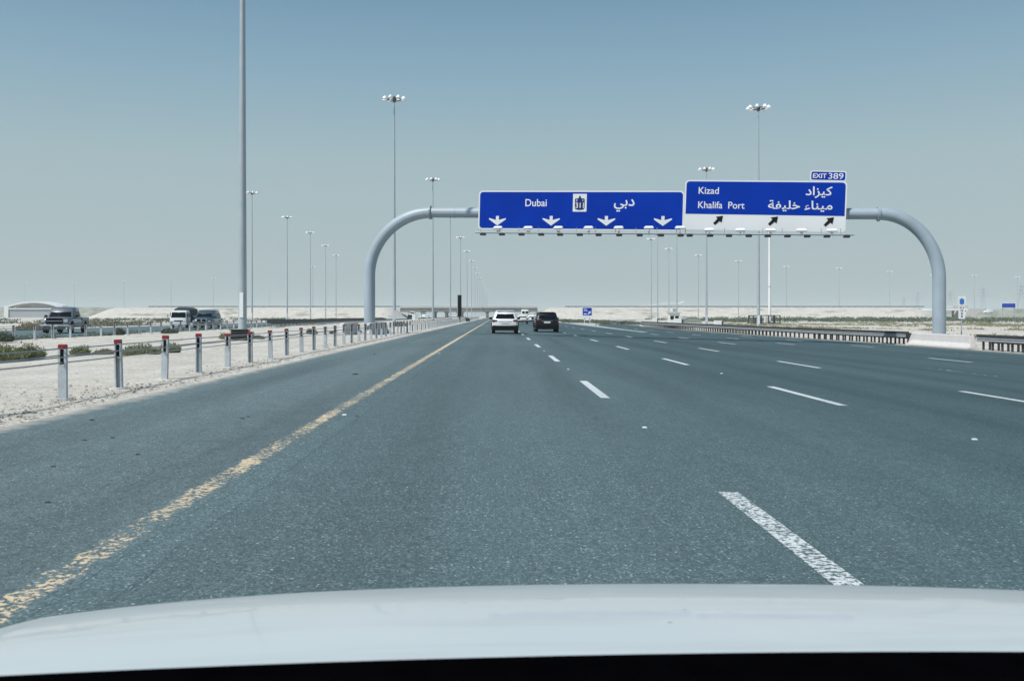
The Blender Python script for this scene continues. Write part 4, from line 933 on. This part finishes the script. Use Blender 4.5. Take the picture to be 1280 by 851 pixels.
# front end, wings, doors, tail as real bodywork below and behind
fr = []
for z, yf, w in ((0.22, 2.02, 0.78), (0.30, 2.08, 0.84), (0.45, 2.10, 0.86), (0.55, 2.07, 0.86)):
    fr.append([(-w, yf-0.30, z), (-w*0.8, yf-0.12, z), (-w*0.4, yf, z), (0, yf+0.02, z), (w*0.4, yf, z), (w*0.8, yf-0.12, z), (w, yf-0.30, z), (w, yf-0.6, z), (-w, yf-0.6, z)])
MB().loft(fr).build('front_bumper', 'carwhite', own, smooth=50)
MB().prism(rrect(1.1, 0.16, 0.05), 2.06, 2.14).build('grille', 'black', own, loc=(0, 0, 0.40))
lights(own, 'headlight', 'headlight', 0.66, 1.86, 0.55, 0.30, 0.14, 0.16)
for s in (-1, 1):
    pr = []
    for y, zt, zb, w in ((1.78, 0.60, 0.30, 0.92), (1.5, 0.74, 0.30, 0.96), (1.0, 0.84, 0.28, 0.99), (0.5, 0.90, 0.26, 1.0), (-0.6, 0.92, 0.26, 1.0), (-1.8, 0.94, 0.28, 0.98), (-2.4, 0.92, 0.34, 0.88)):
        pr.append([(s*(w-0.10), y, zb), (s*w, y, zb+0.08), (s*(w+0.01), y, (zb+zt)/2), (s*w, y, zt-0.08), (s*(w-0.07), y, zt), (s*(w-0.14), y, zt-0.02), (s*(w-0.16), y, zb)])
    MB().loft(pr).build('side_panel', 'carwhite', own, smooth=50)
    MB().tube([(s*0.80, 0.80, 0.93), (s*0.68, 0.30, 1.38), (s*0.62, 0.05, 1.47)], [0.045, 0.04, 0.04], 8).build('windscreen_pillar', 'carwhite', own, smooth=50)
    MB().tube([(s*0.74, -1.9, 0.95), (s*0.62, -1.35, 1.42)], 0.06, 8).build('rear_pillar', 'carwhite', own, smooth=50)
    MB().tube([(s*0.80, -0.62, 0.93), (s*0.63, -0.62, 1.45)], 0.04, 8).build('door_pillar', 'black', own, smooth=50)
    MB().loft([[(s*0.93, 0.62, 0.98), (s*0.93, 0.72, 0.98), (s*0.93, 0.72, 1.04), (s*0.93, 0.62, 1.04)], [(s*1.10, 0.56, 0.95), (s*1.10, 0.70, 0.95), (s*1.10, 0.70, 1.10), (s*1.10, 0.56, 1.10)]]).build('mirror', 'carwhite', own, bevel=0.01)
add_wheels(own, 0.34, 0.23, 0.80, (1.25, -1.5))
rf = [[(x, y, 1.475+0.03*(1-(x/0.62)**2)-0.05*((y+0.7)/0.75)**2) for x in [-0.62+1.24*i/10 for i in range(11)]] for y in [0.05-1.45*j/8 for j in range(9)]]
rfo = MB().loft(rf, caps=False, closed=False).build('roof', 'carwhite', own, smooth=60); s_ = rfo.modifiers.new('thick', 'SOLIDIFY'); s_.thickness = 0.04; s_.offset = -1
MB().loft([[(-0.74, -1.9, 0.94), (0.74, -1.9, 0.94), (0.84, -2.42, 0.92), (-0.84, -2.42, 0.92)], [(-0.74, -1.9, 0.35), (0.74, -1.9, 0.35), (0.78, -2.46, 0.35), (-0.78, -2.46, 0.35)]]).build('tailgate', 'carwhite', own)
MB().box((0, -0.6, 0.29), (1.6, 2.6, 0.05)).build('floor_pan', 'seat', own)
# dashboard: top edge follows the line seen in the photograph
dr = []
for i in range(25):
    dx = -0.95+1.90*i/24; yf = 0.946-0.074*(dx+0.30-0.45)**2; z = 0.962
    dr.append([(dx, 0.42, 0.55), (dx, 0.42, 0.90), (dx, 0.52, 0.955), (dx, 0.70, z), (dx, yf-0.02, z), (dx, yf, z-0.012), (dx, yf, 0.55)])
db = MB().loft(dr).build('dashboard', 'dash', own, smooth=60)
for s in (-1, 1):
    MB().box((s*0.38, -0.62, 0.52), (0.5, 0.5, 0.18)).build('seat', 'seat', own, bevel=0.05)
    MB().box((s*0.38, -0.90, 0.85), (0.5, 0.14, 0.62), Matrix.Rotation(R(-12), 3, 'X')).build('seat_back', 'seat', own, bevel=0.05)
st_ = [(-0.38+0.18*math.cos(a), 0.26+0.05*math.sin(a), 0.86+0.17*math.sin(a)) for a in [2*math.pi*i/24 for i in range(25)]]
MB().tube(st_, 0.014, 8, caps=False).build('steering_wheel', 'dash', own, smooth=60)
# windscreen: thin clear pane
gm_ = bpy.data.materials.new('windscreen_glass'); gm_.use_nodes = True; gn = gm_.node_tree; gn.nodes.clear()
go = gn.nodes.new('ShaderNodeOutputMaterial'); tr = gn.nodes.new('ShaderNodeBsdfTransparent'); tr.inputs[0].default_value = (0.97, 0.985, 0.98, 1)
gl = gn.nodes.new('ShaderNodeBsdfGlossy'); gl.inputs['Roughness'].default_value = 0.02; mxg = gn.nodes.new('ShaderNodeMixShader'); mxg.inputs[0].default_value = 0.015
tn = gn.nodes.new('ShaderNodeTexNoise'); tn.inputs['Scale'].default_value = 30; mr = gn.nodes.new('ShaderNodeMapRange'); mr.inputs['To Min'].default_value = 0.002; mr.inputs['To Max'].default_value = 0.005
gn.links.new(tn.outputs['Fac'], mr.inputs['Value']); gn.links.new(mr.outputs[0], mxg.inputs[0])
gn.links.new(tr.outputs[0], mxg.inputs[1]); gn.links.new(gl.outputs[0], mxg.inputs[2]); gn.links.new(mxg.outputs[0], go.inputs[0]); M['wglass'] = gm_
wr = []
for j in range(7):
    f = j/6; row = []
    for i in range(13):
        g_ = i/12*2-1; w = 0.80+(0.60-0.80)*f; row.append((w*g_, 0.99-0.92*f-0.13*g_*g_*(1-0.4*f), 0.925+(1.47-0.925)*f))
    wr.append(row)
MB().loft(wr, caps=False, closed=False).build('windscreen', 'wglass', own, smooth=80)

# ------------------------------------------------------------------ roadside things
# dark upright panel in the median
D = 150; x = (574.5-CX)/F*D
e = empty('display_panel', (x, D, zg(x)), R(8)); tag(e, 'tall narrow dark panel standing upright in the median before the bridge', 'sign panel')
MB().box((0, 0, 2.75), (0.62, 0.35, 3.5)).build('cabinet', 'black', e, bevel=0.02); MB().box((0, 0, 0.5), (0.25, 0.25, 1.05)).build('post', 'darksteel', e)
for z in (1.9, 2.75, 3.6): MB().box((0, -0.185, z), (0.64, 0.03, 0.03)).build('frame_bar', 'darksteel', e)
MB().box((-0.34, 0, 2.75), (0.05, 0.37, 3.55)).build('edge_trim', 'galv', e)
# white cabinet
D = 235; x = (519-CX)/F*D; e = empty('utility_cabinet', (x, D, zg(x))); tag(e, 'white box cabinet standing in the median left of the bridge opening', 'cabinet')
MB().box((0, 0, 0.85), (1.5, 1.0, 1.6)).build('housing', 'whitepaint', e, bevel=0.03); MB().box((0, 0, 1.70), (1.65, 1.15, 0.08)).build('roof', 'whitepaint', e); MB().box((0.3, -0.51, 0.85), (0.6, 0.03, 1.3)).build('door', 'concrete', e)
# dark slatted box at the mast foot
D = 45.5; x = (300-CX)/F*D; e = empty('ventilation_box', (x, D, zg(x))); tag(e, 'low dark slatted box in front of the thick lamp mast', 'slatted box')
MB().box((0, 0, 0.25), (0.72, 0.55, 0.46)).build('housing', 'black', e)
for k in range(5): MB().box((0, -0.0, 0.05+k*0.105), (0.82, 0.66, 0.045), Matrix.Rotation(R(-8), 3, 'X')).build('slat', 'darksteel', e)
MB().box((0, 0, 0.52), (0.86, 0.70, 0.05)).build('lid', 'darksteel', e)
# small blue information sign in the gore
D = 165; x = (734-CX)/F*D; z0 = zroad(16)
e = empty('road_sign', (x, D, z0)); tag(e, 'small blue and white information sign on two posts in the gore ahead', 'road sign')
for s in (-1, 1): MB().box((s*0.5, 0.05, 1.1), (0.09, 0.09, 2.3)).build('post', 'whitepaint', e)
MB().prism(rrect(2.05, 1.85, 0.1, 0, 1.95+0.25), -0.02, 0.02).build('panel', 'signwhite', e)
MB().prism(rrect(1.60, 1.35, 0.08, 0, 2.28), -0.035, -0.022).build('panel_face', 'signblue', e)
f_ = MB(); f_.box((-0.35, -0.042, 2.68), (0.6, 0.008, 0.12)).box((-0.25, -0.042, 2.42), (0.75, 0.008, 0.10)).build('lettering', 'signwhite', e)
ar = MB().prism([(0.35+a*0.05, 2.05+b*0.05) for a, b in [(6,6),(-3,4.5),(-0.9,2.0),(-6.2,-3.9),(-3.9,-6.2),(2.0,-0.9),(4.5,-3)]], -0.046, -0.038).build('arrow', 'signwhite', e)
MB().box((-0.35, -0.042, 1.86), (0.5, 0.008, 0.18)).build('lettering', 'signwhite', e)
MB().prism(rrect(1.25, 0.50, 0.06, 0, 0.98), -0.02, 0.02).build('lower_plate', 'signwhite', e)
for s in (-1, 1): MB().prism([(s*0.50, 1.12), (s*0.50, 0.84), (s*0.34, 0.98)], -0.03, -0.022).build('chevron', 'signblack', e)
# kilometre sign right
D = 57; x = (1202-CX)/F*D; e = empty('road_sign', (x, D, -0.57), R(-4)); tag(e, 'narrow white kilometre sign with blue emblem right of the gantry foot', 'road sign')
zz = lambda y: CH-(y-CY)/F*D+0.57
MB().tube([(0, 0.03, 0), (0, 0.03, zz(372))], 0.035, 10).build('post', 'galv', e, smooth=50)
MB().prism(rrect(0.46, 0.58, 0.05, 0, zz(376)), -0.035, -0.02).build('panel', 'signwhite', e)
MB().prism([(a*0.022, zz(376.2)+b*0.023) for a, b in sh], -0.045, -0.036).build('emblem', 'shield', e)
MB().prism(rrect(0.40, 0.78, 0.04, 0, zz(390.6)), -0.035, -0.02).build('lower_plate', 'signwhite', e)
for s_txt, y, w, h in (('N', 389.6, 0.13, 0.14), ('8', 393.3, 0.10, 0.13), ('8', 396.8, 0.10, 0.13)):
    flat_text(s_txt, 1, 'lettering', 'signblack', e, 0, zz(y), -0.037, 'CENTER', 0.02, w, h)
MB().box((-0.07, -0.038, zz(384.6)), (0.12, 0.006, 0.05)).box((0.09, -0.038, zz(384.6)), (0.10, 0.006, 0.05)).build('lettering', 'signblack', e)
# white monopole and its fenced equipment
D = 205; x = (962-CX)/F*D; e = empty('monopole', (x, D, -0.62)); tag(e, 'thick white pole standing behind the guardrail, below the right sign board', 'pole')
MB().tube([(0, 0, 0), (0, 0, 10), (0, 0, 24)], [0.34, 0.30, 0.24], 16).build('pole', 'whitepaint', e, smooth=50); MB().tube([(0, 0, 0), (0, 0, 0.1)], 0.6, 12).build('base_plate', 'galv', e)
MB().tube([(0, 0, 8.2), (0, 0, 8.35)], 0.36, 16).build('collar', 'galv', e)
e = empty('equipment_fence', (x-1.5, D-1, -0.62)); tag(e, 'dark framed fence enclosure at the foot of the white pole', 'fence')
FW = 2.9
for (ax, ay) in ((-FW, -2), (-1.2, -2), (0.4, -2), (1.5, -2), (FW, -2), (FW, 2), (-FW, 2)): MB().box((ax, ay, 0.95), (0.24, 0.2, 1.9)).build('post', 'darksteel', e)
for z in (0.2, 1.85):
    MB().box((0, -2, z), (2*FW, 0.12, 0.2)).build('rail', 'darksteel', e); MB().box((0, 2, z), (2*FW, 0.12, 0.2)).build('rail', 'darksteel', e)
    for s in (-1, 1): MB().box((s*FW, 0, z), (0.07, 4, 0.09)).build('rail', 'darksteel', e)
o = empty('equipment_cabinet', (x-1.0, D-1, -0.62)); tag(o, 'white equipment cabinet inside the dark fence by the white pole', 'cabinet')
MB().box((0, 0, 0.8), (0.9, 0.8, 1.6)).build('housing', 'whitepaint', o, bevel=0.03); MB().box((0, -0.41, 0.8), (0.7, 0.03, 1.3)).build('door', 'concrete', o)
o = empty('equipment_cabinet', (x-2.8, D-0.5, -0.62)); tag(o, 'dark equipment cabinet inside the fence, left of the white cabinet', 'cabinet')
MB().box((0, 0, 0.7), (1.2, 0.8, 1.4)).build('housing', 'darksteel', o, bevel=0.03); MB().box((0, -0.41, 0.7), (0.9, 0.03, 1.1)).build('door', 'tarp', o)
# low white cabinets behind the guardrail
for i, (xp, D, w, h) in enumerate(((898, 165, 1.5, 0.95), (819, 212, 1.2, 1.3), (848, 200, 1.9, 1.2))):
    X = (xp-CX)/F*D; e = empty('utility_cabinet', (X, D, -0.62)); tag(e, ['low white cabinet behind the guardrail, right of the green shelter', 'small white cabinet beside the far end of the guardrail', 'white cabinet beside the white booth behind the guardrail'][i], 'cabinet')
    MB().box((0, 0, h/2), (w, 0.9, h)).build('housing', 'whitepaint', e, bevel=0.04); MB().box((w*0.42, -0.1, h/2), (w*0.2, 0.95, h*0.9)).build('door', 'darksteel', e)
D = 212; X = (842-CX)/F*D; e = empty('guard_booth', (X, D, -0.62)); tag(e, 'small white booth with dark windows behind the guardrail', 'booth')
MB().box((0, 0, 1.2), (2.4, 2.2, 2.4)).build('wall', 'whitepaint', e, bevel=0.04); MB().box((0.1, 0, 2.55), (3.0, 2.8, 0.22)).build('roof', 'concrete', e)
for s in (-0.55, 0.55): MB().box((s, -1.11, 1.35), (0.8, 0.05, 0.8)).build('window', 'glass', e)
MB().box((0.2, 0, 3.1), (0.7, 0.7, 0.8)).build('roof_unit', 'galv', e)
D = 230; X = (863-CX)/F*D; e = empty('net_shelter', (X, D, -0.62)); tag(e, 'low green grey arched shelter behind the guardrail, right of the booth', 'shelter')
ar_ = [(2.6*math.cos(a)*(1 if math.cos(a)<0 else 0.8), 1.45*abs(math.sin(a))**0.8) for a in [math.pi*i/12 for i in range(13)]]
MB().prism(ar_, -3, 3).build('cover', 'netting', e, smooth=40)
for k in (-3.02, 0, 3.0): MB().tube([(a*1.01, k, b*1.02) for a, b in ar_], 0.07, 6).build('hoop', 'galv', e, smooth=50)

# ------------------------------------------------------------------ bridge, embankments, far things
BD = 500.0; ZT = CH+(CY-384.5)*BD/F; ZB = -0.1
def emb(name, x0, x1, slope0, slope1, zt=ZT, D=BD, z0=-0.7, wid=14, run=18, mat='sand'):
    m = MB(); n = 40; rings = []
    for i in range(n+1):
        X = x0+(x1-x0)*i/n; t = 1.0
        if slope0 and X < x0+slope0: t = (X-x0)/slope0
        if slope1 and X > x1-slope1: t = (x1-X)/slope1
        zz_ = z0+(zt-z0)*max(0.02, t)+0.05*noise.noise(Vector((X*0.05, 0, 0)))
        rings.append([(X, D-run*t, z0), (X, D-run*t*0.5, z0+(zz_-z0)*0.52+0.15*noise.noise(Vector((X*0.2, 3, 0)))), (X, D, zz_), (X, D+wid, zz_), (X, D+wid+run, z0)])
    m.loft(rings, caps=True, closed=True); o = m.build(name, mat, smooth=30); tag(o, kind='structure'); return o
xa, xb = (507-CX)/F*BD, (665-CX)/F*BD
emb('embankment', -225, xa+1, 16, 8); emb('embankment', xb-1, 245, 7, 18)
br = empty('road_bridge', ((xa+xb)/2, BD, 0)); tag(br, 'grey concrete overpass crossing the motorway beyond the cars', 'bridge')
hw = (xb-xa)/2
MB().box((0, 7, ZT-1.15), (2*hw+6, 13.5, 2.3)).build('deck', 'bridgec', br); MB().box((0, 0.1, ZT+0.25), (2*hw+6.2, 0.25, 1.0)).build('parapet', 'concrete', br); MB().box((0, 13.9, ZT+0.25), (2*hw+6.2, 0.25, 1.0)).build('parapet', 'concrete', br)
PX = [-hw+2.5, -hw+9, -hw+15.5, -hw+22, -hw+28.5, -4, 10, 24, hw-2.5]
for k, X in enumerate(PX):
    if k in (0, len(PX)-1): MB().box((X, 7, (ZT-1.8)/2), (2.5, 13, ZT-1.9)).build('abutment', 'concrete', br)
    else:
        for yy in (3, 11): MB().tube([(X, yy, -0.5), (X, yy, ZT-2.8)], 0.7, 10).build('pier', 'concrete', br, smooth=50)
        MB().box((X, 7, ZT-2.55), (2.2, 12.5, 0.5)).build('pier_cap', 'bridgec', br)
def toprail(x0, x1, label):
    e = empty('guardrail', ((x0+x1)/2, BD+0.3, ZT)); tag(e, label, 'guardrail', None); L = (x1-x0)/2
    MB().box((0, 0, 0.62), (2*L, 0.12, 0.42)).build('rail', 'darksteel', e); nP = int(2*L/4)
    pm = MB().box((0, 0, 0.3), (0.15, 0.15, 0.8)).mesh('post', 'darksteel')
    for i in range(nP): inst('post', pm, e, (-L+2+i*4, 0.1, 0))
toprail(-190, xa-2, 'thin dark guardrail along the top of the left sand embankment'); toprail(xb+18, 232, 'thin dark guardrail along the top of the right sand embankment')
# white arched hall far left
D = 520; xl, xr = (5-CX)/F*D, (78-CX)/F*D; w = xr-xl; zb_ = CH-(395-CY)/F*D
e = empty('arched_hall', ((xl+xr)/2, D, 0)); tag(e, 'white hall with a shallow arched roof beyond the pickup truck', 'building')
zt1 = CH+(CY-376.5)/F*D; zt0 = CH+(CY-382)/F*D; zl = CH+(CY-386)/F*D
n = 20
def arc(w_, z0_, z1_): return [(-w_/2+w_*i/n, z0_+(z1_-z0_)*(1-(2*i/n-1)**2)) for i in range(n+1)]
a1 = arc(w*0.86, zt0, zt1); a0 = arc(w*0.86, zt0-0.9, zt1-0.9)
MB().prism(a1+list(reversed(a0)), 0, 12).build('roof', 'whitepaint', e)
MB().box((0, 4.5, (zl)/2), (w*0.84, 8, zl-0.2)).build('wall', 'galv', e)
MB().box((0, 2.4, zl+0.1), (w*0.86, 5, 0.6)).build('beam', 'whitepaint', e)
MB().prism(arc(w*0.82, zl, zt1-1.1)+[(w*0.41, zl-0.2), (-w*0.41, zl-0.2)], 4, 4.4).build('gable', 'concrete', e)
for s in (-1, 1): MB().box((s*w*0.465, 3, zt0/2), (w*0.075, 6, zt0)).build('side_pylon', 'whitepaint', e)
# raised road behind at far left and right
emb('far_embankment', -620, -225, 0, 40, zt=CH+(CY-384.0)/F*620, D=620, mat='farland')
emb('far_embankment', 300, 900, 20, 0, zt=CH+(CY-386)/F*640, D=640, mat='farland')
# curved white canopy above the right embankment
D = 620; e = empty('canopy', (0, D, 0)); tag(e, 'thin curved white canopy rising above the right sand embankment', 'canopy')
def ribbonp(pp, th, name):
    P_ = [px(x, y, D) for x, y in pp]; m = MB(); rr = []
    for p in P_: rr.append([(p.x, -3, p.z), (p.x, 3, p.z), (p.x, 3, p.z+th), (p.x, -3, p.z+th)])
    m.loft(rr).build(name, 'whitepaint', e)
ribbonp([(800, 383.0), (812, 382.2), (824, 380.6), (834, 379.4), (842, 379.4)], 0.55, 'roof_blade'); ribbonp([(842, 379.6), (848, 380.2), (854, 377.6)], 0.5, 'roof_blade')
for xx in (815, 833, 845): p = px(xx, 386, D); MB().box((p.x, 0, 3.5), (0.5, 0.5, 8)).build('column', 'whitepaint', e)
# far overpass at right
D = 430; x0, x1 = (1176-CX)/F*D, (1206-CX)/F*D
e = empty('road_bridge', ((x0+x1)/2, D, -0.6)); tag(e, 'small distant overpass behind the kilometre sign', 'bridge'); zt = CH+(CY-385.5)/F*D+0.6
MB().box((-2, 4, zt-0.5), (x1-x0+6, 9, 0.9)).build('deck', 'whitepaint', e); MB().prism([(x1-(x0+x1)/2-1, 0), (x1-(x0+x1)/2+4.5, 0), (x1-(x0+x1)/2+6.5, zt), (x1-(x0+x1)/2+1, zt)], -1, 10).build('abutment', 'concrete', e)
for s in (-5, 2): MB().tube([(s, 4, 0), (s, 4, zt-0.9)], 0.5, 10).build('pier', 'bridgec', e, smooth=50)
D = 440; e = empty('sign_gantry', (px(1170, 394, D).x, D, -0.6)); tag(e, 'tiny distant arched sign gantry seen beside the kilometre sign', 'sign gantry')
MB().tube([(0, 0, 0), (0.3, 0, 4.2), (4, 0, 5.6), (10, 0, 6.2), (15, 0, 6.2)], 0.22, 8).build('arch', 'whitepaint', e, smooth=60); MB().box((11.5, -0.2, 5.6), (7, 0.2, 2.0)).build('sign_board', 'concrete', e)
D = 410; p0 = px(1252, 385, D); p1 = px(1270, 378.5, D)
e = empty('sign_gantry', ((p0.x+p1.x)/2, D, -0.6)); tag(e, 'small distant blue direction sign near the right edge', 'sign gantry'); wv = (p1.x-p0.x)
for s in (-1, 1): MB().box((s*wv*0.4, 0.3, (p1.z+0.6)/2), (0.3, 0.3, p1.z+0.6)).build('post', 'galv', e)
MB().box((0, 0.05, (p0.z+p1.z)/2+0.6), (wv, 0.12, p1.z-p0.z)).build('border', 'signwhite', e); MB().box((-0.1, -0.05, (p0.z+p1.z)/2+0.6), (wv-0.5, 0.1, p1.z-p0.z-0.5)).build('sign_board', 'signblue', e)
# distant traffic on the right-hand road
p = px(1235, 390, 560); van((p.x, 560, -0.5+3.0), R(90), 'tiny pale van on the raised road far right', H=2.6)
# lattice pylons
py_lab = {1147: 'faint lattice pylon just left of the right gantry post', 1188: 'faint lattice pylon just right of the right gantry post', 1229: 'faint lattice pylon left of the distant blue sign', 1277: 'faint lattice pylon at the right edge of the picture',
          1130: 'faintest lattice pylon, small, left of the right gantry post'}
for xx, yt, D in ((1147, 366, 1150), (1188, 363, 1000), (1229, 360, 900), (1277, 356, 760), (1130, 371, 1400)):
    H = (CY-yt)/F*D+CH+0.6; e = empty('lattice_pylon', ((xx-CX)/F*D, D, -0.6)); tag(e, py_lab[xx], 'pylon', 'power line pylons at right')
    m = MB()
    for sx1 in (-1, 1):
        for sy1 in (-1, 1): m.tube([(sx1*3, sy1*3, 0), (sx1*0.8, sy1*0.8, H*0.7), (sx1*0.5, sy1*0.5, H)], 0.16, 4)
    nb = 7
    for k in range(nb):
        z0_, z1_ = H*k/nb, H*(k+1)/nb; w0, w1 = 3-2.4*k/nb, 3-2.4*(k+1)/nb
        for sy1 in (-1, 1): m.tube([(-w0, sy1*w0, z0_), (w1, sy1*w1, z1_)], 0.10, 4); m.tube([(w0, sy1*w0, z0_), (-w1, sy1*w1, z1_)], 0.10, 4)
    m.build('tower', 'mast', e)
    for f, wa in ((0.72, 5.5), (0.84, 4.8), (0.95, 4.0)): MB().box((0, 0, H*f), (2*wa, 0.3, 0.35)).build('cross_arm', 'mast', e)

# ------------------------------------------------------------------ scrub
def bush_mesh(name, seed, n, w, h, mat, spiky=0.5, leaf=0.05):
    rnd = random.Random(seed); m = MB()
    for i in range(n):
        a = rnd.uniform(0, 2*math.pi); r = math.sqrt(rnd.random())
        bx, by = r*w*math.cos(a), r*w*math.sin(a)
        hh = h*(1-0.65*r*r)*rnd.uniform(0.35, 1.05)*(1.0+0.35*noise.noise(Vector((bx*2.2, by*2.2, seed))))
        lean = Vector((math.cos(a)*r*0.5+rnd.uniform(-0.3, 0.3), math.sin(a)*r*0.5+rnd.uniform(-0.3, 0.3), 1)).normalized()
        base_ = Vector((bx*0.75, by*0.75, 0)); tip = base_+lean*hh
        for k in range(3):      # leafy twig: small blades up the stem
            c = base_.lerp(tip, rnd.uniform(0.25, 1.0)); d = Vector((rnd.uniform(-1, 1), rnd.uniform(-1, 1), rnd.uniform(0.1, 1.4))).normalized()
            s = leaf*rnd.uniform(0.6, 1.4); t = d.cross(Vector((rnd.uniform(-1, 1), rnd.uniform(-1, 1), 0.2))).normalized()
            m.add([c-t*s*0.35, c+t*s*0.35, c+d*s*1.6], [(0, 1, 2)])
        t = Vector((-math.sin(a), math.cos(a), 0)); m.add([base_-t*0.006, base_+t*0.006, tip], [(0, 1, 2)])
    return m.mesh(name, mat)
def bush(x, ybase, D, wpx, hpx, mat, label, seed, dense=1.0, group='desert shrubs'):
    X = (x-CX)/F*D; w = wpx/F*D/2; h = hpx/F*D
    e = empty('desert_shrub', (X, D, zg(X))); tag(e, label, 'shrub', group)
    n = int(1500*dense*min(3, max(0.4, w*1.1)))
    inst('foliage', bush_mesh('foliage', seed, n, w, h, mat, leaf=0.045*max(1, D/40)), e, scale=(1, 0.8, 1))
    m = MB(); rnd = random.Random(seed)
    for i in range(7): a = rnd.uniform(0, 6.28); m.tube([(0.1*math.cos(a), 0.1*math.sin(a), -0.02), (w*0.4*math.cos(a), w*0.35*math.sin(a), h*0.55)], [0.012, 0.004], 4)
    m.build('stem', 'trunk', e)
BU = [(8,449,25.5,66,22,'leafa','green shrub at the left edge, behind the near wire barrier',1),
      (38,448,26,42,22,'leafa','green shrub joined to the one at the left edge',2),
      (100,443,28.5,28,13,'leafa','small rounded shrub between the first and second barrier posts',3),
      (130,444,28.5,34,7,'leafb','flat dry shrub right of the small rounded one',4),
      (176,444,28,58,16,'leafa','long low shrub between the second and third barrier posts',5),
      (212,441,29.5,30,16,'leafa','shrub just right of the third barrier post',6),
      (150,418,60,12,10,'leafc','dark round shrub at the foot of the far wire barrier',7),
      (212,416,66,26,6,'leafc','low dark shrub in front of the small white lorry',8),
      (6,428,45,26,16,'leafc','dark shrub at the left edge below the far wire barrier',9),
      (283,424,48,20,8,'leafa','small shrub left of the slatted box',10),
      (322,423,48,22,4,'leafc','flat shrub right of the slatted box',11),
      (390,416,60,16,7,'leafc','tiny dark shrub between posts near the middle of the barrier',12),
      (418,417,60,14,4,'leafc','flat tiny shrub near the left gantry foot',13),
      (40,408,80,50,8,'leafb','dry brush beyond the oncoming road left of the pickup',14),
      (500,408,100,20,6,'leafc','dark low brush behind the wire barrier near the gantry post',15),
      (583,401.5,178,8,4,'leafc','tiny dark bush beside the road far ahead',16)]
for b in BU:
    bush(*b[:6], b[6], b[7])
# scattered low scrub as one mass per side
def scrub(name, mat, pts, leaf=0.10):
    m = MB(); rnd = random.Random(5)
    for (X, Y, w, h) in pts:
        k = int(10+w*16)
        for i in range(k):
            a = rnd.uniform(0, 6.28); r = math.sqrt(rnd.random()); c = Vector((X+r*w*math.cos(a), Y+r*w*0.8*math.sin(a), zg(X)+rnd.uniform(0, h)*(1-r*r*0.6)))
            d = Vector((rnd.uniform(-1, 1), rnd.uniform(-1, 1), rnd.uniform(0.2, 1.5))).normalized(); t = d.cross(Vector((rnd.uniform(-1, 1), rnd.uniform(-1, 1), 0.1))).normalized(); s = leaf*rnd.uniform(0.6, 1.5)
            m.add([c-t*s*0.5, c+t*s*0.5, c+d*s*1.5], [(0, 1, 2)])
    tag(m.build(name, mat), kind='stuff')
rnd = random.Random(11)
def region(n, x0, x1, y0, y1, w, h, f=0.0, s=0.06):
    o = []
    while len(o) < n:
        X, Y = rnd.uniform(x0, x1), rnd.uniform(y0, y1)
        if on_road(X, Y): continue
        if Y < 500 and 500 > Y and interp(RAMP, Y, 2)+2 > X > 14: continue
        if noise.noise(Vector((X*s, Y*s*0.8, 2))) < f: continue
        o.append((X, Y, w*rnd.uniform(0.5, 1.5), h*rnd.uniform(0.5, 1.4)))
    return o
scrub('low_scrub', 'leafb', region(1300, 33, 150, 60, 210, 0.8, 0.28, 0.10), 0.11)
scrub('low_scrub', 'leafa', region(700, 40, 170, 80, 230, 0.8, 0.30, 0.12), 0.12)
scrub('low_scrub', 'leafc', region(1000, 60, 330, 230, 420, 1.9, 1.1, -0.05), 0.30)
scrub('low_scrub', 'leafc', region(420, -130, -43, 95, 300, 1.0, 0.45, 0.05), 0.18)
scrub('low_scrub', 'leafb', region(260, -90, -43, 70, 160, 0.9, 0.35, 0.0), 0.12)
scrub('low_scrub', 'leafc', region(260, -90, -42.5, 40, 120, 0.5, 0.30, 0.0), 0.09)
scrub('low_scrub', 'leafc', [(rnd.uniform(14.5, 32), rnd.uniform(175, 300), 1.4, 0.5) for i in range(170)], 0.2)
scrub('low_scrub', 'leafc', [(rnd.uniform(-25.9, -25.0), rnd.uniform(40, 130), 0.35, 0.3) for i in range(160)], 0.07)

# ------------------------------------------------------------------ haze
hz = MB().box((0, 1400, 17.5), (6100, 3300, 39)).v
hm = bpy.data.materials.new('haze'); hm.use_nodes = True; hn = hm.node_tree; hn.nodes.clear()
ho = hn.nodes.new('ShaderNodeOutputMaterial'); pv = hn.nodes.new('ShaderNodeVolumePrincipled')
pv.inputs['Color'].default_value = (0.80, 0.87, 0.90, 1); pv.inputs['Density'].default_value = 0.00022; pv.inputs['Anisotropy'].default_value = 0.0
hn.links.new(pv.outputs[0], ho.inputs['Volume']); M['haze'] = hm
o = MB().box((0, 1400, 17.0), (6100, 3300, 38)).build('haze', 'haze'); tag(o, kind='stuff')
SC.cycles.volume_bounces = 1; SC.cycles.max_bounces = 6; SC.cycles.transparent_max_bounces = 12
